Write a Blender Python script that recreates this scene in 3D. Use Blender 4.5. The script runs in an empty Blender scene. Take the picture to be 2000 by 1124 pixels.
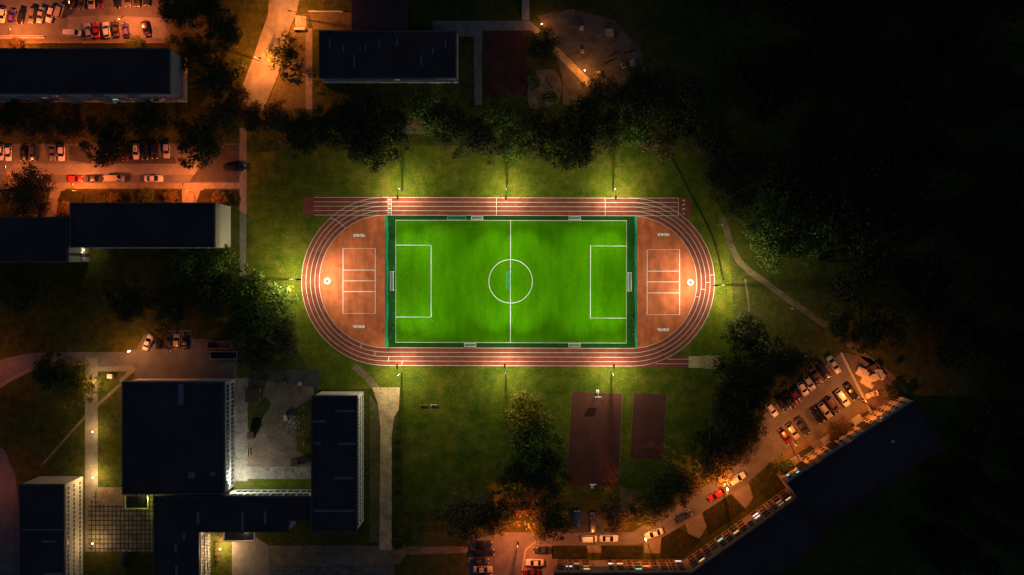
import bpy, bmesh, math, random
from mathutils import Vector, Matrix
random.seed(11)
R = math.radians
scene = bpy.context.scene
COL = scene.collection
H = 300.0                      # height of the drone above the ground
CX, CY = 44/7.0, 32/7.0        # the point straight below the drone

def G(px, py):                 # photograph pixel -> ground metres (7 px = 1 m)
    return ((px-1000)/7.0, (562-py)/7.0)
def P(px, py, z):              # photograph pixel of something at height z -> metres
    x, y = G(px, py); k = (H-z)/H
    return (CX+(x-CX)*k, CY+(y-CY)*k)

# ------------------------------------------------------------------ materials
MATS = {}
def nodes_of(m):
    m.use_nodes = True
    return m.node_tree, m.node_tree.nodes['Principled BSDF']
def mat(name, col, rough=0.85, var=0.25, scale=1.5, metal=0.0, bump=0.0, spec=0.3, col2=None, fine=0.0, fscale=12.0, coat=0.0, stretch=None):
    """procedural surface: two-scale noise moves the base colour between col*(1-var) and col2 (or col*(1+var))."""
    if name in MATS: return MATS[name]
    m = bpy.data.materials.new(name); nt, b = nodes_of(m); N = nt.nodes; L = nt.links
    b.inputs['Roughness'].default_value = rough; b.inputs['Metallic'].default_value = metal
    b.inputs['Specular IOR Level'].default_value = spec
    if coat: b.inputs['Coat Weight'].default_value = coat; b.inputs['Coat Roughness'].default_value = 0.05
    tc = N.new('ShaderNodeTexCoord')
    n1 = N.new('ShaderNodeTexNoise'); n1.inputs['Scale'].default_value = scale; n1.inputs['Detail'].default_value = 5; n1.inputs['Roughness'].default_value = 0.65
    if stretch:
        mp = N.new('ShaderNodeMapping'); mp.inputs['Scale'].default_value = stretch; L.new(tc.outputs['Object'], mp.inputs['Vector']); L.new(mp.outputs['Vector'], n1.inputs['Vector'])
    else: L.new(tc.outputs['Object'], n1.inputs['Vector'])
    cr = N.new('ShaderNodeValToRGB'); cr.color_ramp.elements[0].position = 0.3; cr.color_ramp.elements[1].position = 0.72
    c1 = [max(0, c*(1-var)) for c in col[:3]]; c2 = list(col2) if col2 else [min(1, c*(1+var)) for c in col[:3]]
    cr.color_ramp.elements[0].color = (*c1, 1); cr.color_ramp.elements[1].color = (*c2, 1)
    L.new(n1.outputs['Fac'], cr.inputs['Fac'])
    out = cr.outputs['Color']
    if fine:
        n2 = N.new('ShaderNodeTexNoise'); n2.inputs['Scale'].default_value = fscale; n2.inputs['Detail'].default_value = 2
        L.new(tc.outputs['Object'], n2.inputs['Vector'])
        mr = N.new('ShaderNodeMapRange'); mr.inputs['From Min'].default_value = 0.3; mr.inputs['From Max'].default_value = 0.7
        mr.inputs['To Min'].default_value = 1-fine; mr.inputs['To Max'].default_value = 1+fine
        L.new(n2.outputs['Fac'], mr.inputs['Value'])
        mx = N.new('ShaderNodeVectorMath'); mx.operation = 'SCALE'
        L.new(out, mx.inputs[0]); L.new(mr.outputs['Result'], mx.inputs['Scale']); out = mx.outputs['Vector']
        if bump:
            bp = N.new('ShaderNodeBump'); bp.inputs['Strength'].default_value = bump; bp.inputs['Distance'].default_value = 0.1
            L.new(n2.outputs['Fac'], bp.inputs['Height']); L.new(bp.outputs['Normal'], b.inputs['Normal'])
    L.new(out, b.inputs['Base Color'])
    MATS[name] = m; return m
def grass_mat(name, cols, big=0.045, mid=0.5):
    if name in MATS: return MATS[name]
    m = bpy.data.materials.new(name); nt, b = nodes_of(m); N = nt.nodes; L = nt.links
    b.inputs['Roughness'].default_value = 0.95; b.inputs['Specular IOR Level'].default_value = 0.1
    tc = N.new('ShaderNodeTexCoord'); outs = []
    for sc, det in ((big, 4), (mid, 5), (3.2, 3)):
        n = N.new('ShaderNodeTexNoise'); n.inputs['Scale'].default_value = sc; n.inputs['Detail'].default_value = det; n.inputs['Roughness'].default_value = 0.7
        L.new(tc.outputs['Object'], n.inputs['Vector']); outs.append(n.outputs['Fac'])
    ad = N.new('ShaderNodeMath'); ad.operation = 'MULTIPLY_ADD'; ad.inputs[1].default_value = 0.55
    L.new(outs[1], ad.inputs[0])
    sc_ = N.new('ShaderNodeMath'); sc_.operation = 'MULTIPLY'; sc_.inputs[1].default_value = 0.5
    L.new(outs[0], sc_.inputs[0]); L.new(sc_.outputs[0], ad.inputs[2])
    cr = N.new('ShaderNodeValToRGB'); el = cr.color_ramp.elements
    el[0].position = 0.40; el[0].color = (*cols[0], 1); el[1].position = 0.66; el[1].color = (*cols[2], 1)
    e = el.new(0.53); e.color = (*cols[1], 1)
    L.new(ad.outputs[0], cr.inputs['Fac'])
    mr = N.new('ShaderNodeMapRange'); mr.inputs['From Min'].default_value = 0.3; mr.inputs['From Max'].default_value = 0.7
    mr.inputs['To Min'].default_value = 0.55; mr.inputs['To Max'].default_value = 1.45
    L.new(outs[2], mr.inputs['Value'])
    mx = N.new('ShaderNodeVectorMath'); mx.operation = 'SCALE'
    L.new(cr.outputs['Color'], mx.inputs[0]); L.new(mr.outputs['Result'], mx.inputs['Scale'])
    L.new(mx.outputs['Vector'], b.inputs['Base Color'])
    bp = N.new('ShaderNodeBump'); bp.inputs['Strength'].default_value = 0.6; bp.inputs['Distance'].default_value = 0.15
    L.new(outs[2], bp.inputs['Height']); L.new(bp.outputs['Normal'], b.inputs['Normal'])
    MATS[name] = m; return m
def paving_mat(name, col, joint, w=1.0, h=1.0, mortar=0.06):
    if name in MATS: return MATS[name]
    m = bpy.data.materials.new(name); nt, b = nodes_of(m); N = nt.nodes; L = nt.links
    b.inputs['Roughness'].default_value = 0.9
    tc = N.new('ShaderNodeTexCoord'); br = N.new('ShaderNodeTexBrick')
    br.offset = 0.0; br.squash = 1.0
    br.inputs['Scale'].default_value = 1.0; br.inputs['Brick Width'].default_value = w; br.inputs['Row Height'].default_value = h
    br.inputs['Mortar Size'].default_value = mortar; br.inputs['Mortar Smooth'].default_value = 0.3
    br.inputs['Color1'].default_value = (*col, 1); br.inputs['Color2'].default_value = (*[c*0.72 for c in col], 1); br.inputs['Mortar'].default_value = (*joint, 1)
    L.new(tc.outputs['Object'], br.inputs['Vector'])
    n = N.new('ShaderNodeTexNoise'); n.inputs['Scale'].default_value = 0.5; n.inputs['Detail'].default_value = 6
    L.new(tc.outputs['Object'], n.inputs['Vector'])
    mr = N.new('ShaderNodeMapRange'); mr.inputs['From Min'].default_value = 0.3; mr.inputs['From Max'].default_value = 0.7; mr.inputs['To Min'].default_value = 0.55; mr.inputs['To Max'].default_value = 1.25
    L.new(n.outputs['Fac'], mr.inputs['Value'])
    mx = N.new('ShaderNodeVectorMath'); mx.operation = 'SCALE'
    L.new(br.outputs['Color'], mx.inputs[0]); L.new(mr.outputs['Result'], mx.inputs['Scale']); L.new(mx.outputs['Vector'], b.inputs['Base Color'])
    MATS[name] = m; return m
def emit(name, col, s):
    if name in MATS: return MATS[name]
    m = bpy.data.materials.new(name); nt, b = nodes_of(m)
    b.inputs['Base Color'].default_value = (*col, 1)
    b.inputs['Emission Color'].default_value = (*col, 1); b.inputs['Emission Strength'].default_value = s
    MATS[name] = m; return m
def leaf_mat(name, c1, c2, trans=0.35):
    if name in MATS: return MATS[name]
    m = bpy.data.materials.new(name); nt, b = nodes_of(m); N = nt.nodes; L = nt.links
    b.inputs['Roughness'].default_value = 0.6; b.inputs['Specular IOR Level'].default_value = 0.25
    g = N.new('ShaderNodeNewGeometry'); cr = N.new('ShaderNodeValToRGB')
    cr.color_ramp.elements[0].color = (*c1, 1); cr.color_ramp.elements[1].color = (*c2, 1)
    L.new(g.outputs['Random Per Island'], cr.inputs['Fac']); L.new(cr.outputs['Color'], b.inputs['Base Color'])
    t = N.new('ShaderNodeBsdfTranslucent'); L.new(cr.outputs['Color'], t.inputs['Color'])
    mix = N.new('ShaderNodeMixShader'); mix.inputs[0].default_value = trans
    L.new(b.outputs[0], mix.inputs[1]); L.new(t.outputs[0], mix.inputs[2])
    L.new(mix.outputs[0], N['Material Output'].inputs['Surface'])
    MATS[name] = m; return m

M_ground = grass_mat('meadow_grass', ((0.022, 0.036, 0.005), (0.056, 0.062, 0.010), (0.10, 0.082, 0.022)))
M_lawn = grass_mat('mown_lawn', ((0.034, 0.064, 0.004), (0.080, 0.096, 0.006), (0.155, 0.130, 0.018)), 0.06, 0.33)
M_dry = grass_mat('dry_grass', ((0.07, 0.06, 0.02), (0.12, 0.10, 0.04), (0.17, 0.13, 0.06)), 0.12, 0.9)
M_bed = grass_mat('planted_bed', ((0.012, 0.015, 0.004), (0.026, 0.028, 0.009), (0.05, 0.035, 0.018)), 0.15, 0.8)
M_asphalt = mat('asphalt', (0.13, 0.125, 0.12), 0.88, 0.28, 0.35, fine=0.16, fscale=5, bump=0.15)
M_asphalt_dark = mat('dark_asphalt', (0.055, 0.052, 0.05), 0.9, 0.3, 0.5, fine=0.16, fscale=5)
M_asphalt_worn = mat('worn_asphalt', (0.20, 0.19, 0.175), 0.9, 0.3, 0.3, fine=0.18, fscale=4)
M_pave = mat('pavement_concrete', (0.20, 0.175, 0.145), 0.9, 0.25, 0.6, fine=0.15, fscale=4)
M_kerb = mat('kerb_concrete', (0.34, 0.32, 0.29), 0.9, 0.2, 1.0)
M_dirt = mat('trodden_dirt', (0.19, 0.135, 0.08), 0.95, 0.4, 0.35, fine=0.25, fscale=3, bump=0.3)
M_trail = mat('trail_earth', (0.15, 0.105, 0.058), 0.95, 0.45, 0.35, fine=0.25, fscale=3)
M_soil = mat('bare_soil', (0.145, 0.105, 0.07), 0.95, 0.45, 0.3, fine=0.3, fscale=2.5, bump=0.3)
M_paledirt = mat('pale_dirt', (0.52, 0.35, 0.18), 0.95, 0.45, 0.3, fine=0.3, fscale=2.5, bump=0.3)
M_sand = mat('sand', (0.46, 0.35, 0.15), 0.95, 0.25, 0.8, fine=0.2, fscale=2.5, bump=0.4)
M_gravel = mat('gravel', (0.21, 0.185, 0.15), 0.95, 0.5, 0.6, fine=0.35, fscale=3, bump=0.4)
M_track = mat('red_track_rubber', (0.215, 0.048, 0.030), 0.92, 0.25, 0.14, fine=0.20, fscale=0.6)
M_dzone = mat('terracotta_court_rubber', (0.44, 0.105, 0.036), 0.92, 0.30, 0.30, fine=0.20, fscale=0.45, stretch=(1.6, 0.5, 1))
M_playcourt = mat('dark_maroon_ground', (0.075, 0.025, 0.018), 0.95, 0.3, 0.3, fine=0.15, fscale=3)
M_court = mat('maroon_court_rubber', (0.095, 0.030, 0.021), 0.92, 0.22, 0.12, fine=0.10, fscale=2)
M_turf = mat('artificial_turf', (0.036, 0.180, 0.001), 0.95, 0.16, 0.35, spec=0.0, stretch=(1.0, 0.3, 1), fine=0.10, fscale=2.0, col2=(0.062, 0.215, 0.001))
M_turf_edge = mat('dark_turf_border', (0.010, 0.060, 0.008), 0.95, 0.22, 0.3, spec=0.1, fine=0.12, fscale=2.5)
M_line = mat('white_line_paint', (0.78, 0.76, 0.72), 0.7, 0.12, 1.5)
M_grid = paving_mat('slab_paving', (0.24, 0.20, 0.14), (0.022, 0.024, 0.012), 1.15, 1.3, 0.16)
M_grid2 = paving_mat('small_slab_paving', (0.17, 0.15, 0.125), (0.045, 0.04, 0.032), 1.0, 1.0, 0.07)
M_plaster = mat('pale_plaster', (0.46, 0.42, 0.36), 0.9, 0.15, 0.3, fine=0.06, fscale=2)
M_white_wall = mat('white_plaster', (0.60, 0.57, 0.50), 0.9, 0.12, 0.3, fine=0.06, fscale=2)
M_brown_wall = mat('brick_panel_wall', (0.20, 0.15, 0.115), 0.9, 0.22, 0.4, fine=0.10, fscale=2)
M_roof = mat('bitumen_roof', (0.066, 0.042, 0.038), 0.9, 0.3, 0.12, fine=0.12, fscale=1.5)
M_roof2 = mat('roof_strip', (0.17, 0.155, 0.18), 0.85, 0.25, 0.5)
M_parapet = mat('parapet_cap', (0.065, 0.075, 0.075), 0.6, 0.2, 0.5)
M_frame = mat('white_window_frame', (0.62, 0.64, 0.62), 0.6, 0.05, 1.0)
M_stone = mat('rough_concrete', (0.30, 0.28, 0.25), 0.9, 0.2, 0.7, fine=0.12, fscale=4)
M_metal = mat('galvanised_steel', (0.42, 0.43, 0.43), 0.45, 0.1, 2.0, metal=0.6)
M_dark = mat('dark_painted_metal', (0.012, 0.012, 0.014), 0.55, 0.2, 2.0)
M_white = mat('white_painted_metal', (0.75, 0.75, 0.73), 0.5, 0.05, 2.0)
M_greenm = mat('green_painted_metal', (0.10, 0.42, 0.22), 0.5, 0.1, 2.0)
M_net_green = mat('green_net_cord', (0.015, 0.36, 0.18), 0.8, 0.1, 2.0)
M_net_white = mat('white_net_cord', (0.6, 0.62, 0.6), 0.8, 0.1, 2.0)
M_bark = mat('bark', (0.06, 0.045, 0.03), 0.95, 0.3, 2.0)
M_wood = mat('weathered_wood', (0.16, 0.105, 0.06), 0.85, 0.3, 2.0)
M_yellow = mat('yellow_paint', (0.45, 0.33, 0.04), 0.6, 0.15, 2.0)
M_orange = mat('orange_paint', (0.50, 0.17, 0.04), 0.6, 0.15, 2.0)
M_cream = mat('cream_sheet', (0.62, 0.52, 0.36), 0.8, 0.2, 1.2)
M_tyre = mat('tyre_rubber', (0.015, 0.015, 0.016), 0.9, 0.1, 3.0)
M_head = mat('headlamp_glass', (0.55, 0.55, 0.52), 0.12, 0.05, 3.0, spec=0.6)
M_tail = mat('tail_lamp_glass', (0.28, 0.01, 0.008), 0.2, 0.05, 3.0, spec=0.6)
M_glass = mat('dark_glass', (0.012, 0.014, 0.016), 0.08, 0.1, 1.0, spec=0.6)
M_pane = mat('window_glass', (0.02, 0.026, 0.026), 0.15, 0.3, 0.4, spec=0.5)
E_sod = emit('sodium_lens', (1.0, 0.50, 0.16), 22)
E_flood = emit('flood_lens', (1.0, 0.97, 0.82), 30)
E_globe = emit('globe_lens', (1.0, 0.80, 0.42), 9)
E_win_w = emit('lit_window_white', (0.85, 0.95, 1.0), 0.9)
E_win_y = emit('lit_window_warm', (1.0, 0.62, 0.25), 0.8)
E_win_c = emit('lit_window_cyan', (0.25, 0.9, 0.85), 0.8)
E_win_d = emit('dim_lit_window', (1.0, 0.55, 0.25), 0.22)

# ------------------------------------------------------------------ mesh building
class MB:
    def __init__(s): s.v = []; s.f = []
    def face(s, pts):
        n = len(s.v); s.v += [tuple(p) for p in pts]; s.f.append(list(range(n, n+len(pts)))); return s
    def box(s, c, d, rz=0.0):
        cx, cy, cz = c; dx, dy, dz = d[0]/2, d[1]/2, d[2]/2; n = len(s.v); ca, sa = math.cos(rz), math.sin(rz)
        for z in (-dz, dz):
            for x, y in ((-dx, -dy), (dx, -dy), (dx, dy), (-dx, dy)):
                s.v.append((cx+x*ca-y*sa, cy+x*sa+y*ca, cz+z))
        for q in ((3, 2, 1, 0), (4, 5, 6, 7), (0, 1, 5, 4), (1, 2, 6, 5), (2, 3, 7, 6), (3, 0, 4, 7)): s.f.append([n+i for i in q])
        return s
    def prism(s, pts, z0, z1, bottom=False, top=True):
        n = len(s.v); k = len(pts)
        if sum(pts[i][0]*pts[(i+1) % k][1]-pts[(i+1) % k][0]*pts[i][1] for i in range(k)) < 0: pts = pts[::-1]
        s.v += [(x, y, z0) for x, y in pts]+[(x, y, z1) for x, y in pts]
        for i in range(k): j = (i+1) % k; s.f.append([n+i, n+j, n+k+j, n+k+i])
        if top: s.f.append([n+k+i for i in range(k)])
        if bottom: s.f.append([n+i for i in reversed(range(k))])
        return s
    def tube(s, a, b, r0, r1=None, n=6, cap=True):
        a, b = Vector(a), Vector(b); r1 = r0 if r1 is None else r1
        d = (b-a)
        if d.length < 1e-6: return s
        d.normalize(); u = d.orthogonal().normalized(); w = d.cross(u); m = len(s.v)
        for p, r in ((a, r0), (b, r1)):
            for i in range(n):
                t = 2*math.pi*i/n; s.v.append(tuple(p+u*(r*math.cos(t))+w*(r*math.sin(t))))
        for i in range(n): j = (i+1) % n; s.f.append([m+i, m+j, m+n+j, m+n+i])
        if cap: s.f.append([m+n+i for i in range(n)]); s.f.append([m+i for i in reversed(range(n))])
        return s
    def disc(s, c, r, h, n=24, r2=None):
        s.prism([(c[0]+r*math.cos(2*math.pi*i/n), c[1]+r*math.sin(2*math.pi*i/n)) for i in range(n)], c[2], c[2]+h); return s
    def ball(s, c, r, nu=10, nv=6, sz=1.0):
        m = len(s.v)
        for i in range(1, nv):
            t = math.pi*i/nv
            for j in range(nu):
                p = 2*math.pi*j/nu; s.v.append((c[0]+r*math.sin(t)*math.cos(p), c[1]+r*math.sin(t)*math.sin(p), c[2]+r*sz*math.cos(t)))
        s.v += [(c[0], c[1], c[2]+r*sz), (c[0], c[1], c[2]-r*sz)]; a, b = len(s.v)-2, len(s.v)-1
        for i in range(nv-2):
            for j in range(nu):
                k = (j+1) % nu; s.f.append([m+i*nu+j, m+(i+1)*nu+j, m+(i+1)*nu+k, m+i*nu+k])
        for j in range(nu):
            k = (j+1) % nu; s.f.append([a, m+j, m+k]); s.f.append([b, m+(nv-2)*nu+k, m+(nv-2)*nu+j])
        return s
    def strip(s, pts, w, z, closed=False):
        k = len(pts); L_, R_ = [], []
        for i in range(k):
            a = pts[(i-1) % k] if (closed or i > 0) else pts[i]; b = pts[(i+1) % k] if (closed or i < k-1) else pts[i]
            t = Vector((b[0]-a[0], b[1]-a[1])); t.normalize(); nx, ny = -t.y, t.x
            L_.append((pts[i][0]+nx*w/2, pts[i][1]+ny*w/2)); R_.append((pts[i][0]-nx*w/2, pts[i][1]-ny*w/2))
        n = len(s.v); s.v += [(x, y, z) for x, y in R_]+[(x, y, z) for x, y in L_]
        for i in range(k if closed else k-1): j = (i+1) % k; s.f.append([n+i, n+j, n+k+j, n+k+i])
        return s
    def mesh(s, name, smooth=False):
        m = bpy.data.meshes.new(name); m.from_pydata(s.v, [], s.f); m.update()
        if smooth: m.polygons.foreach_set('use_smooth', [True]*len(m.polygons))
        return m
    def build(s, name, material, parent=None, smooth=False, loc=None, rz=0.0):
        me = s.mesh(name, smooth); me.materials.append(material); return put(name, me, parent, loc, rz)
def put(name, me, parent=None, loc=None, rz=0.0):
    o = bpy.data.objects.new(name, me); COL.objects.link(o)
    if parent: o.parent = parent
    if loc is not None: o.location = loc
    if rz: o.rotation_euler = (0, 0, rz)
    return o
def tag(o, label, cat, group=None):
    o['label'] = label; o['category'] = cat
    if group: o['group'] = group
    return o
def thing(name, label, cat, loc=(0, 0, 0), rz=0.0, group=None):
    o = bpy.data.objects.new(name, None); COL.objects.link(o); o.location = loc; o.rotation_euler = (0, 0, rz); o.empty_display_size = 0.5
    return tag(o, label, cat, group)
def struct(name, pts, m, z, h=None):
    """a flat sheet of ground at height z, or a low slab with real edges of height h"""
    b = MB(); w = [G(*p) for p in pts]
    if h: b.prism(w, 0.0, h)
    else:
        k = len(w)
        if sum(w[i][0]*w[(i+1) % k][1]-w[(i+1) % k][0]*w[i][1] for i in range(k)) < 0: w = w[::-1]
        b.face([(x, y, z) for x, y in w])
    o = b.build(name, m); o['kind'] = 'structure'; return o
def rect(x0, y0, x1, y1): return [(x0, y0), (x1, y0), (x1, y1), (x0, y1)]
def offset_poly(pts, d):
    """move every edge of a counter-clockwise polygon inwards by d"""
    k = len(pts)
    if sum(pts[i][0]*pts[(i+1) % k][1]-pts[(i+1) % k][0]*pts[i][1] for i in range(k)) < 0: pts = pts[::-1]
    out = []
    for i in range(k):
        a, b, c = Vector(pts[i-1]), Vector(pts[i]), Vector(pts[(i+1) % k])
        e1, e2 = (b-a).normalized(), (c-b).normalized(); n1, n2 = Vector((-e1.y, e1.x)), Vector((-e2.y, e2.x))
        q = n1+n2; q = q/max(0.2, q.length_squared)*2
        out.append((b.x+q.x*d, b.y+q.y*d))
    return out

# ------------------------------------------------------------------ world, camera
w = bpy.data.worlds.new('World'); scene.world = w; w.use_nodes = True
nt = w.node_tree; sky = nt.nodes.new('ShaderNodeTexSky'); sky.sky_type = 'NISHITA'; sky.sun_disc = False
sky.sun_elevation = R(0.6); sky.sun_rotation = R(300); sky.altitude = 150; sky.air_density = 1.0; sky.dust_density = 0.5; sky.ozone_density = 3.0
bg = nt.nodes['Background']; nt.links.new(sky.outputs['Color'], bg.inputs['Color']); bg.inputs['Strength'].default_value = 0.15
sl = bpy.data.lights.new('dim_fill_sun', 'SUN'); sl.energy = 0.06; sl.angle = R(0.5); sl.color = (0.72, 0.78, 1.0)  # faint sun lamp added to lift unlit ground and tree tops
so = bpy.data.objects.new('dim_fill_sun', sl); COL.objects.link(so); so.rotation_euler = (R(35), R(12), R(40)); so.location = (0, 0, 250)
cd = bpy.data.cameras.new('camera'); cam = bpy.data.objects.new('camera', cd); COL.objects.link(cam); scene.camera = cam
cam.location = (CX, CY, H); cam.rotation_euler = (0, 0, 0)
WID = 2000/7.0
cd.sensor_width = 36; cd.sensor_fit = 'HORIZONTAL'; cd.lens = 36*H/WID; cd.shift_x = -CX/WID; cd.shift_y = -CY/WID
cd.clip_start = 1; cd.clip_end = 3000
vs = scene.view_settings; vs.view_transform = 'Standard'; vs.look = 'None'; vs.exposure = 0; vs.gamma = 1
cy = scene.cycles; cy.max_bounces = 5; cy.diffuse_bounces = 2; cy.glossy_bounces = 2; cy.transmission_bounces = 3; cy.transparent_max_bounces = 6
cy.use_light_tree = True; cy.sample_clamp_indirect = 4; cy.caustics_reflective = False; cy.caustics_refractive = False

def spot(name, loc, aim, energy, col, size=160, blend=0.6, parent=None, rad=0.15):
    l = bpy.data.lights.new(name, 'SPOT'); l.energy = energy; l.color = col; l.spot_size = R(size); l.spot_blend = blend; l.shadow_soft_size = rad
    o = bpy.data.objects.new(name, l); COL.objects.link(o)
    d = Vector(aim)-Vector(loc); q = d.to_track_quat('-Z', 'Y'); o.rotation_euler = q.to_euler(); o.location = loc
    if parent: o.parent = parent; o.location = Vector(loc)-parent.location
    return o
# ================================================================== SETTING: ground, streets, paths
b = MB(); b.face([(-420, -320, 0), (420, -320, 0), (420, 320, 0), (-420, 320, 0)]); o = b.build('ground', M_ground); o['kind'] = 'structure'
Z1, Z2, Z3, Z4, Z5 = 0.012, 0.024, 0.036, 0.048, 0.060
struct('lawn', [(480, 300), (700, 285), (1330, 285), (1420, 430), (1440, 700), (1410, 960), (790, 1000), (780, 760), (620, 760), (560, 640), (482, 540)], M_lawn, 0.006)
# north-west car park
struct('car_park', [(-60, -40), (303, -40), (312, 28), (331, 46), (331, 82), (-60, 82)], M_asphalt, Z1)
struct('pavement', rect(-60, 72.5, 88, 76), M_kerb, 0, 0.14)
struct('car_park_patch', [(132, 34), (200, 30), (318, 36), (326, 60), (325, 76), (132, 60)], M_asphalt_worn, Z2)
for x0, x1 in ((78, 112), (115, 160), (164, 246), (256, 330)): struct('verge', [(x0, 85), (x1, 84), (x1, 94), (x0, 94)], M_bed, 0, 0.06)
struct('verge', [(-40, 78), (50, 78), (56, 94), (-40, 94)], M_dry, 0.03)
struct('pavement', rect(-60, 82, 331, 85), M_pave, Z2)
struct('dry_grass_patch', [(331, 30), (345, 38), (382, 24), (404, 30), (404, 72), (331, 74)], M_dry, Z1)
# north road
struct('road', [(540, -40), (592, -40), (579, 25), (556, 80), (545, 142), (514, 216), (471, 204), (505, 112), (533, 30)], M_asphalt_worn, Z1)
struct('kerbside_pavement', [(529, -40), (540, -40), (533, 30), (505, 112), (471, 204), (462, 200), (496, 108), (523, 30)], M_pave, 0, 0.12)
struct('dry_grass_patch', [(580, 30), (602, 25), (602, 210), (516, 218), (547, 142), (558, 80)], M_dry, 0.008)
struct('dry_grass_patch', [(604, 26), (668, 24), (730, 30), (728, 58), (612, 58)], M_dry, 0.008)
struct('footpath', rect(597, 56, 610, 214), M_pave, Z2)
struct('footpath', [(845, 41), (1036, 41), (1058, 62), (1046, 66), (1038, 60), (845, 60)], M_pave, Z1)
struct('footpath', [(925, 60), (942, 60), (941, 205), (927, 205)], M_pave, Z2)
struct('footpath', rect(893, 60, 925, 72), M_pave, Z3)
struct('sports_court', rect(944, 62, 1030, 190), M_playcourt, Z1)
struct('footpath', [(1078, 100), (1088, 91), (1157, 160), (1147, 170)], M_paledirt, Z2)
struct('play_yard', [(1050, 30), (1120, 18), (1200, 40), (1250, 95), (1262, 140), (1235, 165), (1160, 168), (1130, 205), (1100, 205), (1098, 150), (1085, 100)], M_soil, 0.008)
# street on the west side
struct('street', rect(-60, 281, 470, 360), M_asphalt, Z1)
struct('street_lane', [(-60, 320), (395, 321), (470, 322), (470, 342), (-60, 342)], M_asphalt_worn, Z2)
struct('dark_street_patch', [(394, 322), (440, 283), (467, 283), (467, 356), (369, 356)], M_asphalt_dark, Z3)  # darker sheets of asphalt laid over the street
struct('dark_street_patch', [(215, 307), (340, 307), (345, 320), (185, 320)], M_asphalt_dark, Z3)
struct('dark_street_patch', [(134, 286), (176, 286), (178, 320), (136, 314)], M_asphalt_dark, Z3)
struct('pavement', rect(-60, 358, 470, 369), M_pave, 0, 0.12)
struct('footpath', [(100, 369), (128, 369), (112, 400), (110, 424), (84, 424), (92, 400)], M_pave, Z2)
struct('footpath', [(356, 369), (398, 369), (386, 396), (356, 396)], M_pave, Z2)
struct('verge', [(120, 373), (250, 371), (258, 395), (112, 395)], M_bed, 0, 0.1)
struct('verge', [(262, 372), (353, 372), (355, 395), (264, 395)], M_bed, 0, 0.1)
struct('verge', [(392, 372), (464, 372), (471, 390), (462, 408), (450, 396), (384, 395)], M_bed, 0, 0.1)
struct('footpath', [(468, 250), (482, 250), (481, 540), (468, 540)], M_pave, Z2)
# south-west drive, paths and yards
struct('drive', [(-60, 726), (10, 700), (60, 690), (130, 688), (250, 688), (266, 682), (281, 655), (300, 648), (372, 645), (376, 662), (462, 664), (462, 740), (264, 740), (262, 716), (105, 714), (60, 718), (25, 735), (-60, 790)], M_asphalt, Z1)
struct('footpath', [(-60, 800), (20, 746), (60, 726), (104, 719), (104, 714), (60, 718), (25, 735), (-60, 788)], M_pave, Z2)
struct('footpath', [(191, 716), (258, 715), (264, 720), (262, 727), (236, 748), (232, 744), (248, 726), (191, 726)], M_pave, Z3)
struct('footpath', rect(166, 700, 191, 1078), M_pave, Z2)
struct('footpath', [(166, 811), (166, 818), (86, 908), (76, 912)], M_dirt, Z1)
struct('footpath', [(191, 786), (236, 747), (238, 752), (191, 796)], M_dirt, Z1)
struct('road', [(-60, 850), (8, 878), (30, 930), (38, 1000), (38, 1160), (-60, 1160)], M_asphalt, Z1)
struct('entrance_yard', [(190, 955), (300, 950), (300, 1078), (172, 1078), (172, 990)], M_grid, Z3)
struct('entrance_apron', [(188, 952), (252, 952), (252, 988), (215, 988), (190, 984)], M_dirt, Z4)
struct('courtyard', [(457, 738), (612, 738), (612, 916), (457, 916)], M_soil, Z1)
struct('courtyard_grass', [(480, 790), (520, 775), (530, 790), (500, 838), (484, 838)], M_ground, Z2+.004)
struct('courtyard_grass', [(575, 800), (609, 780), (609, 900), (580, 880)], M_ground, Z2)
struct('courtyard_path', rect(457, 740, 484, 940), M_gravel, Z3)
struct('courtyard_path', rect(484, 912, 610, 936), M_gravel, Z3)
struct('courtyard_grass', rect(497, 936, 610, 952), M_lawn, Z3)
struct('service_pavement', [(486, 724), (622, 722), (623, 758), (486, 740)], M_asphalt_dark, Z2)
struct('paved_yard', [(453, 1050), (500, 1050), (525, 1066), (525, 1160), (453, 1160)], M_pave, Z2)
struct('paved_yard', [(525, 1066), (770, 1066), (800, 1074), (780, 1102), (525, 1102)], M_dirt, Z2)
struct('slab_yard', rect(525, 1102, 770, 1160), M_grid2, Z2)
struct('footpath', [(765, 1068), (918, 1068), (918, 1080), (800, 1084)], M_dirt, Z1)
struct('dirt_track', [(727, 757), (781, 757), (779, 800), (770, 815), (765, 850), (765, 1075), (741, 1075), (743, 835), (738, 790)], M_paledirt, Z3)
struct('bare_ground', [(722, 770), (742, 800), (742, 1060), (722, 1060)], M_dry, Z1)
# south-east street, court and car park
struct('street', [(915, 1056), (985, 1040), (1060, 1040), (1235, 1040), (1325, 985), (1395, 938), (1440, 905), (1478, 862), (1527, 884), (1455, 948), (1400, 983), (1340, 1023), (1290, 1052), (1245, 1064), (1086, 1068), (1086, 1160), (915, 1160)], M_asphalt, Z1)
struct('car_park', [(1478, 862), (1490, 812), (1560, 755), (1640, 692), (1653, 706), (1692, 790), (1660, 816), (1600, 852), (1540, 888), (1505, 905)], M_asphalt, Z2)
struct('pavement', [(1506, 902), (1545, 874), (1604, 842), (1664, 806), (1693, 788), (1700, 799), (1668, 819), (1610, 856), (1560, 884), (1518, 914)], M_dirt, Z3)
struct('kerb', [(1640, 690), (1645, 688), (1704, 806), (1699, 808)], M_kerb, 0, 0.16)
struct('pavement', [(1030, 1160), (1020, 1110), (1026, 1075), (1050, 1056), (1062, 1060), (1090, 1068), (1090, 1160)], M_pave, Z3)
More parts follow.
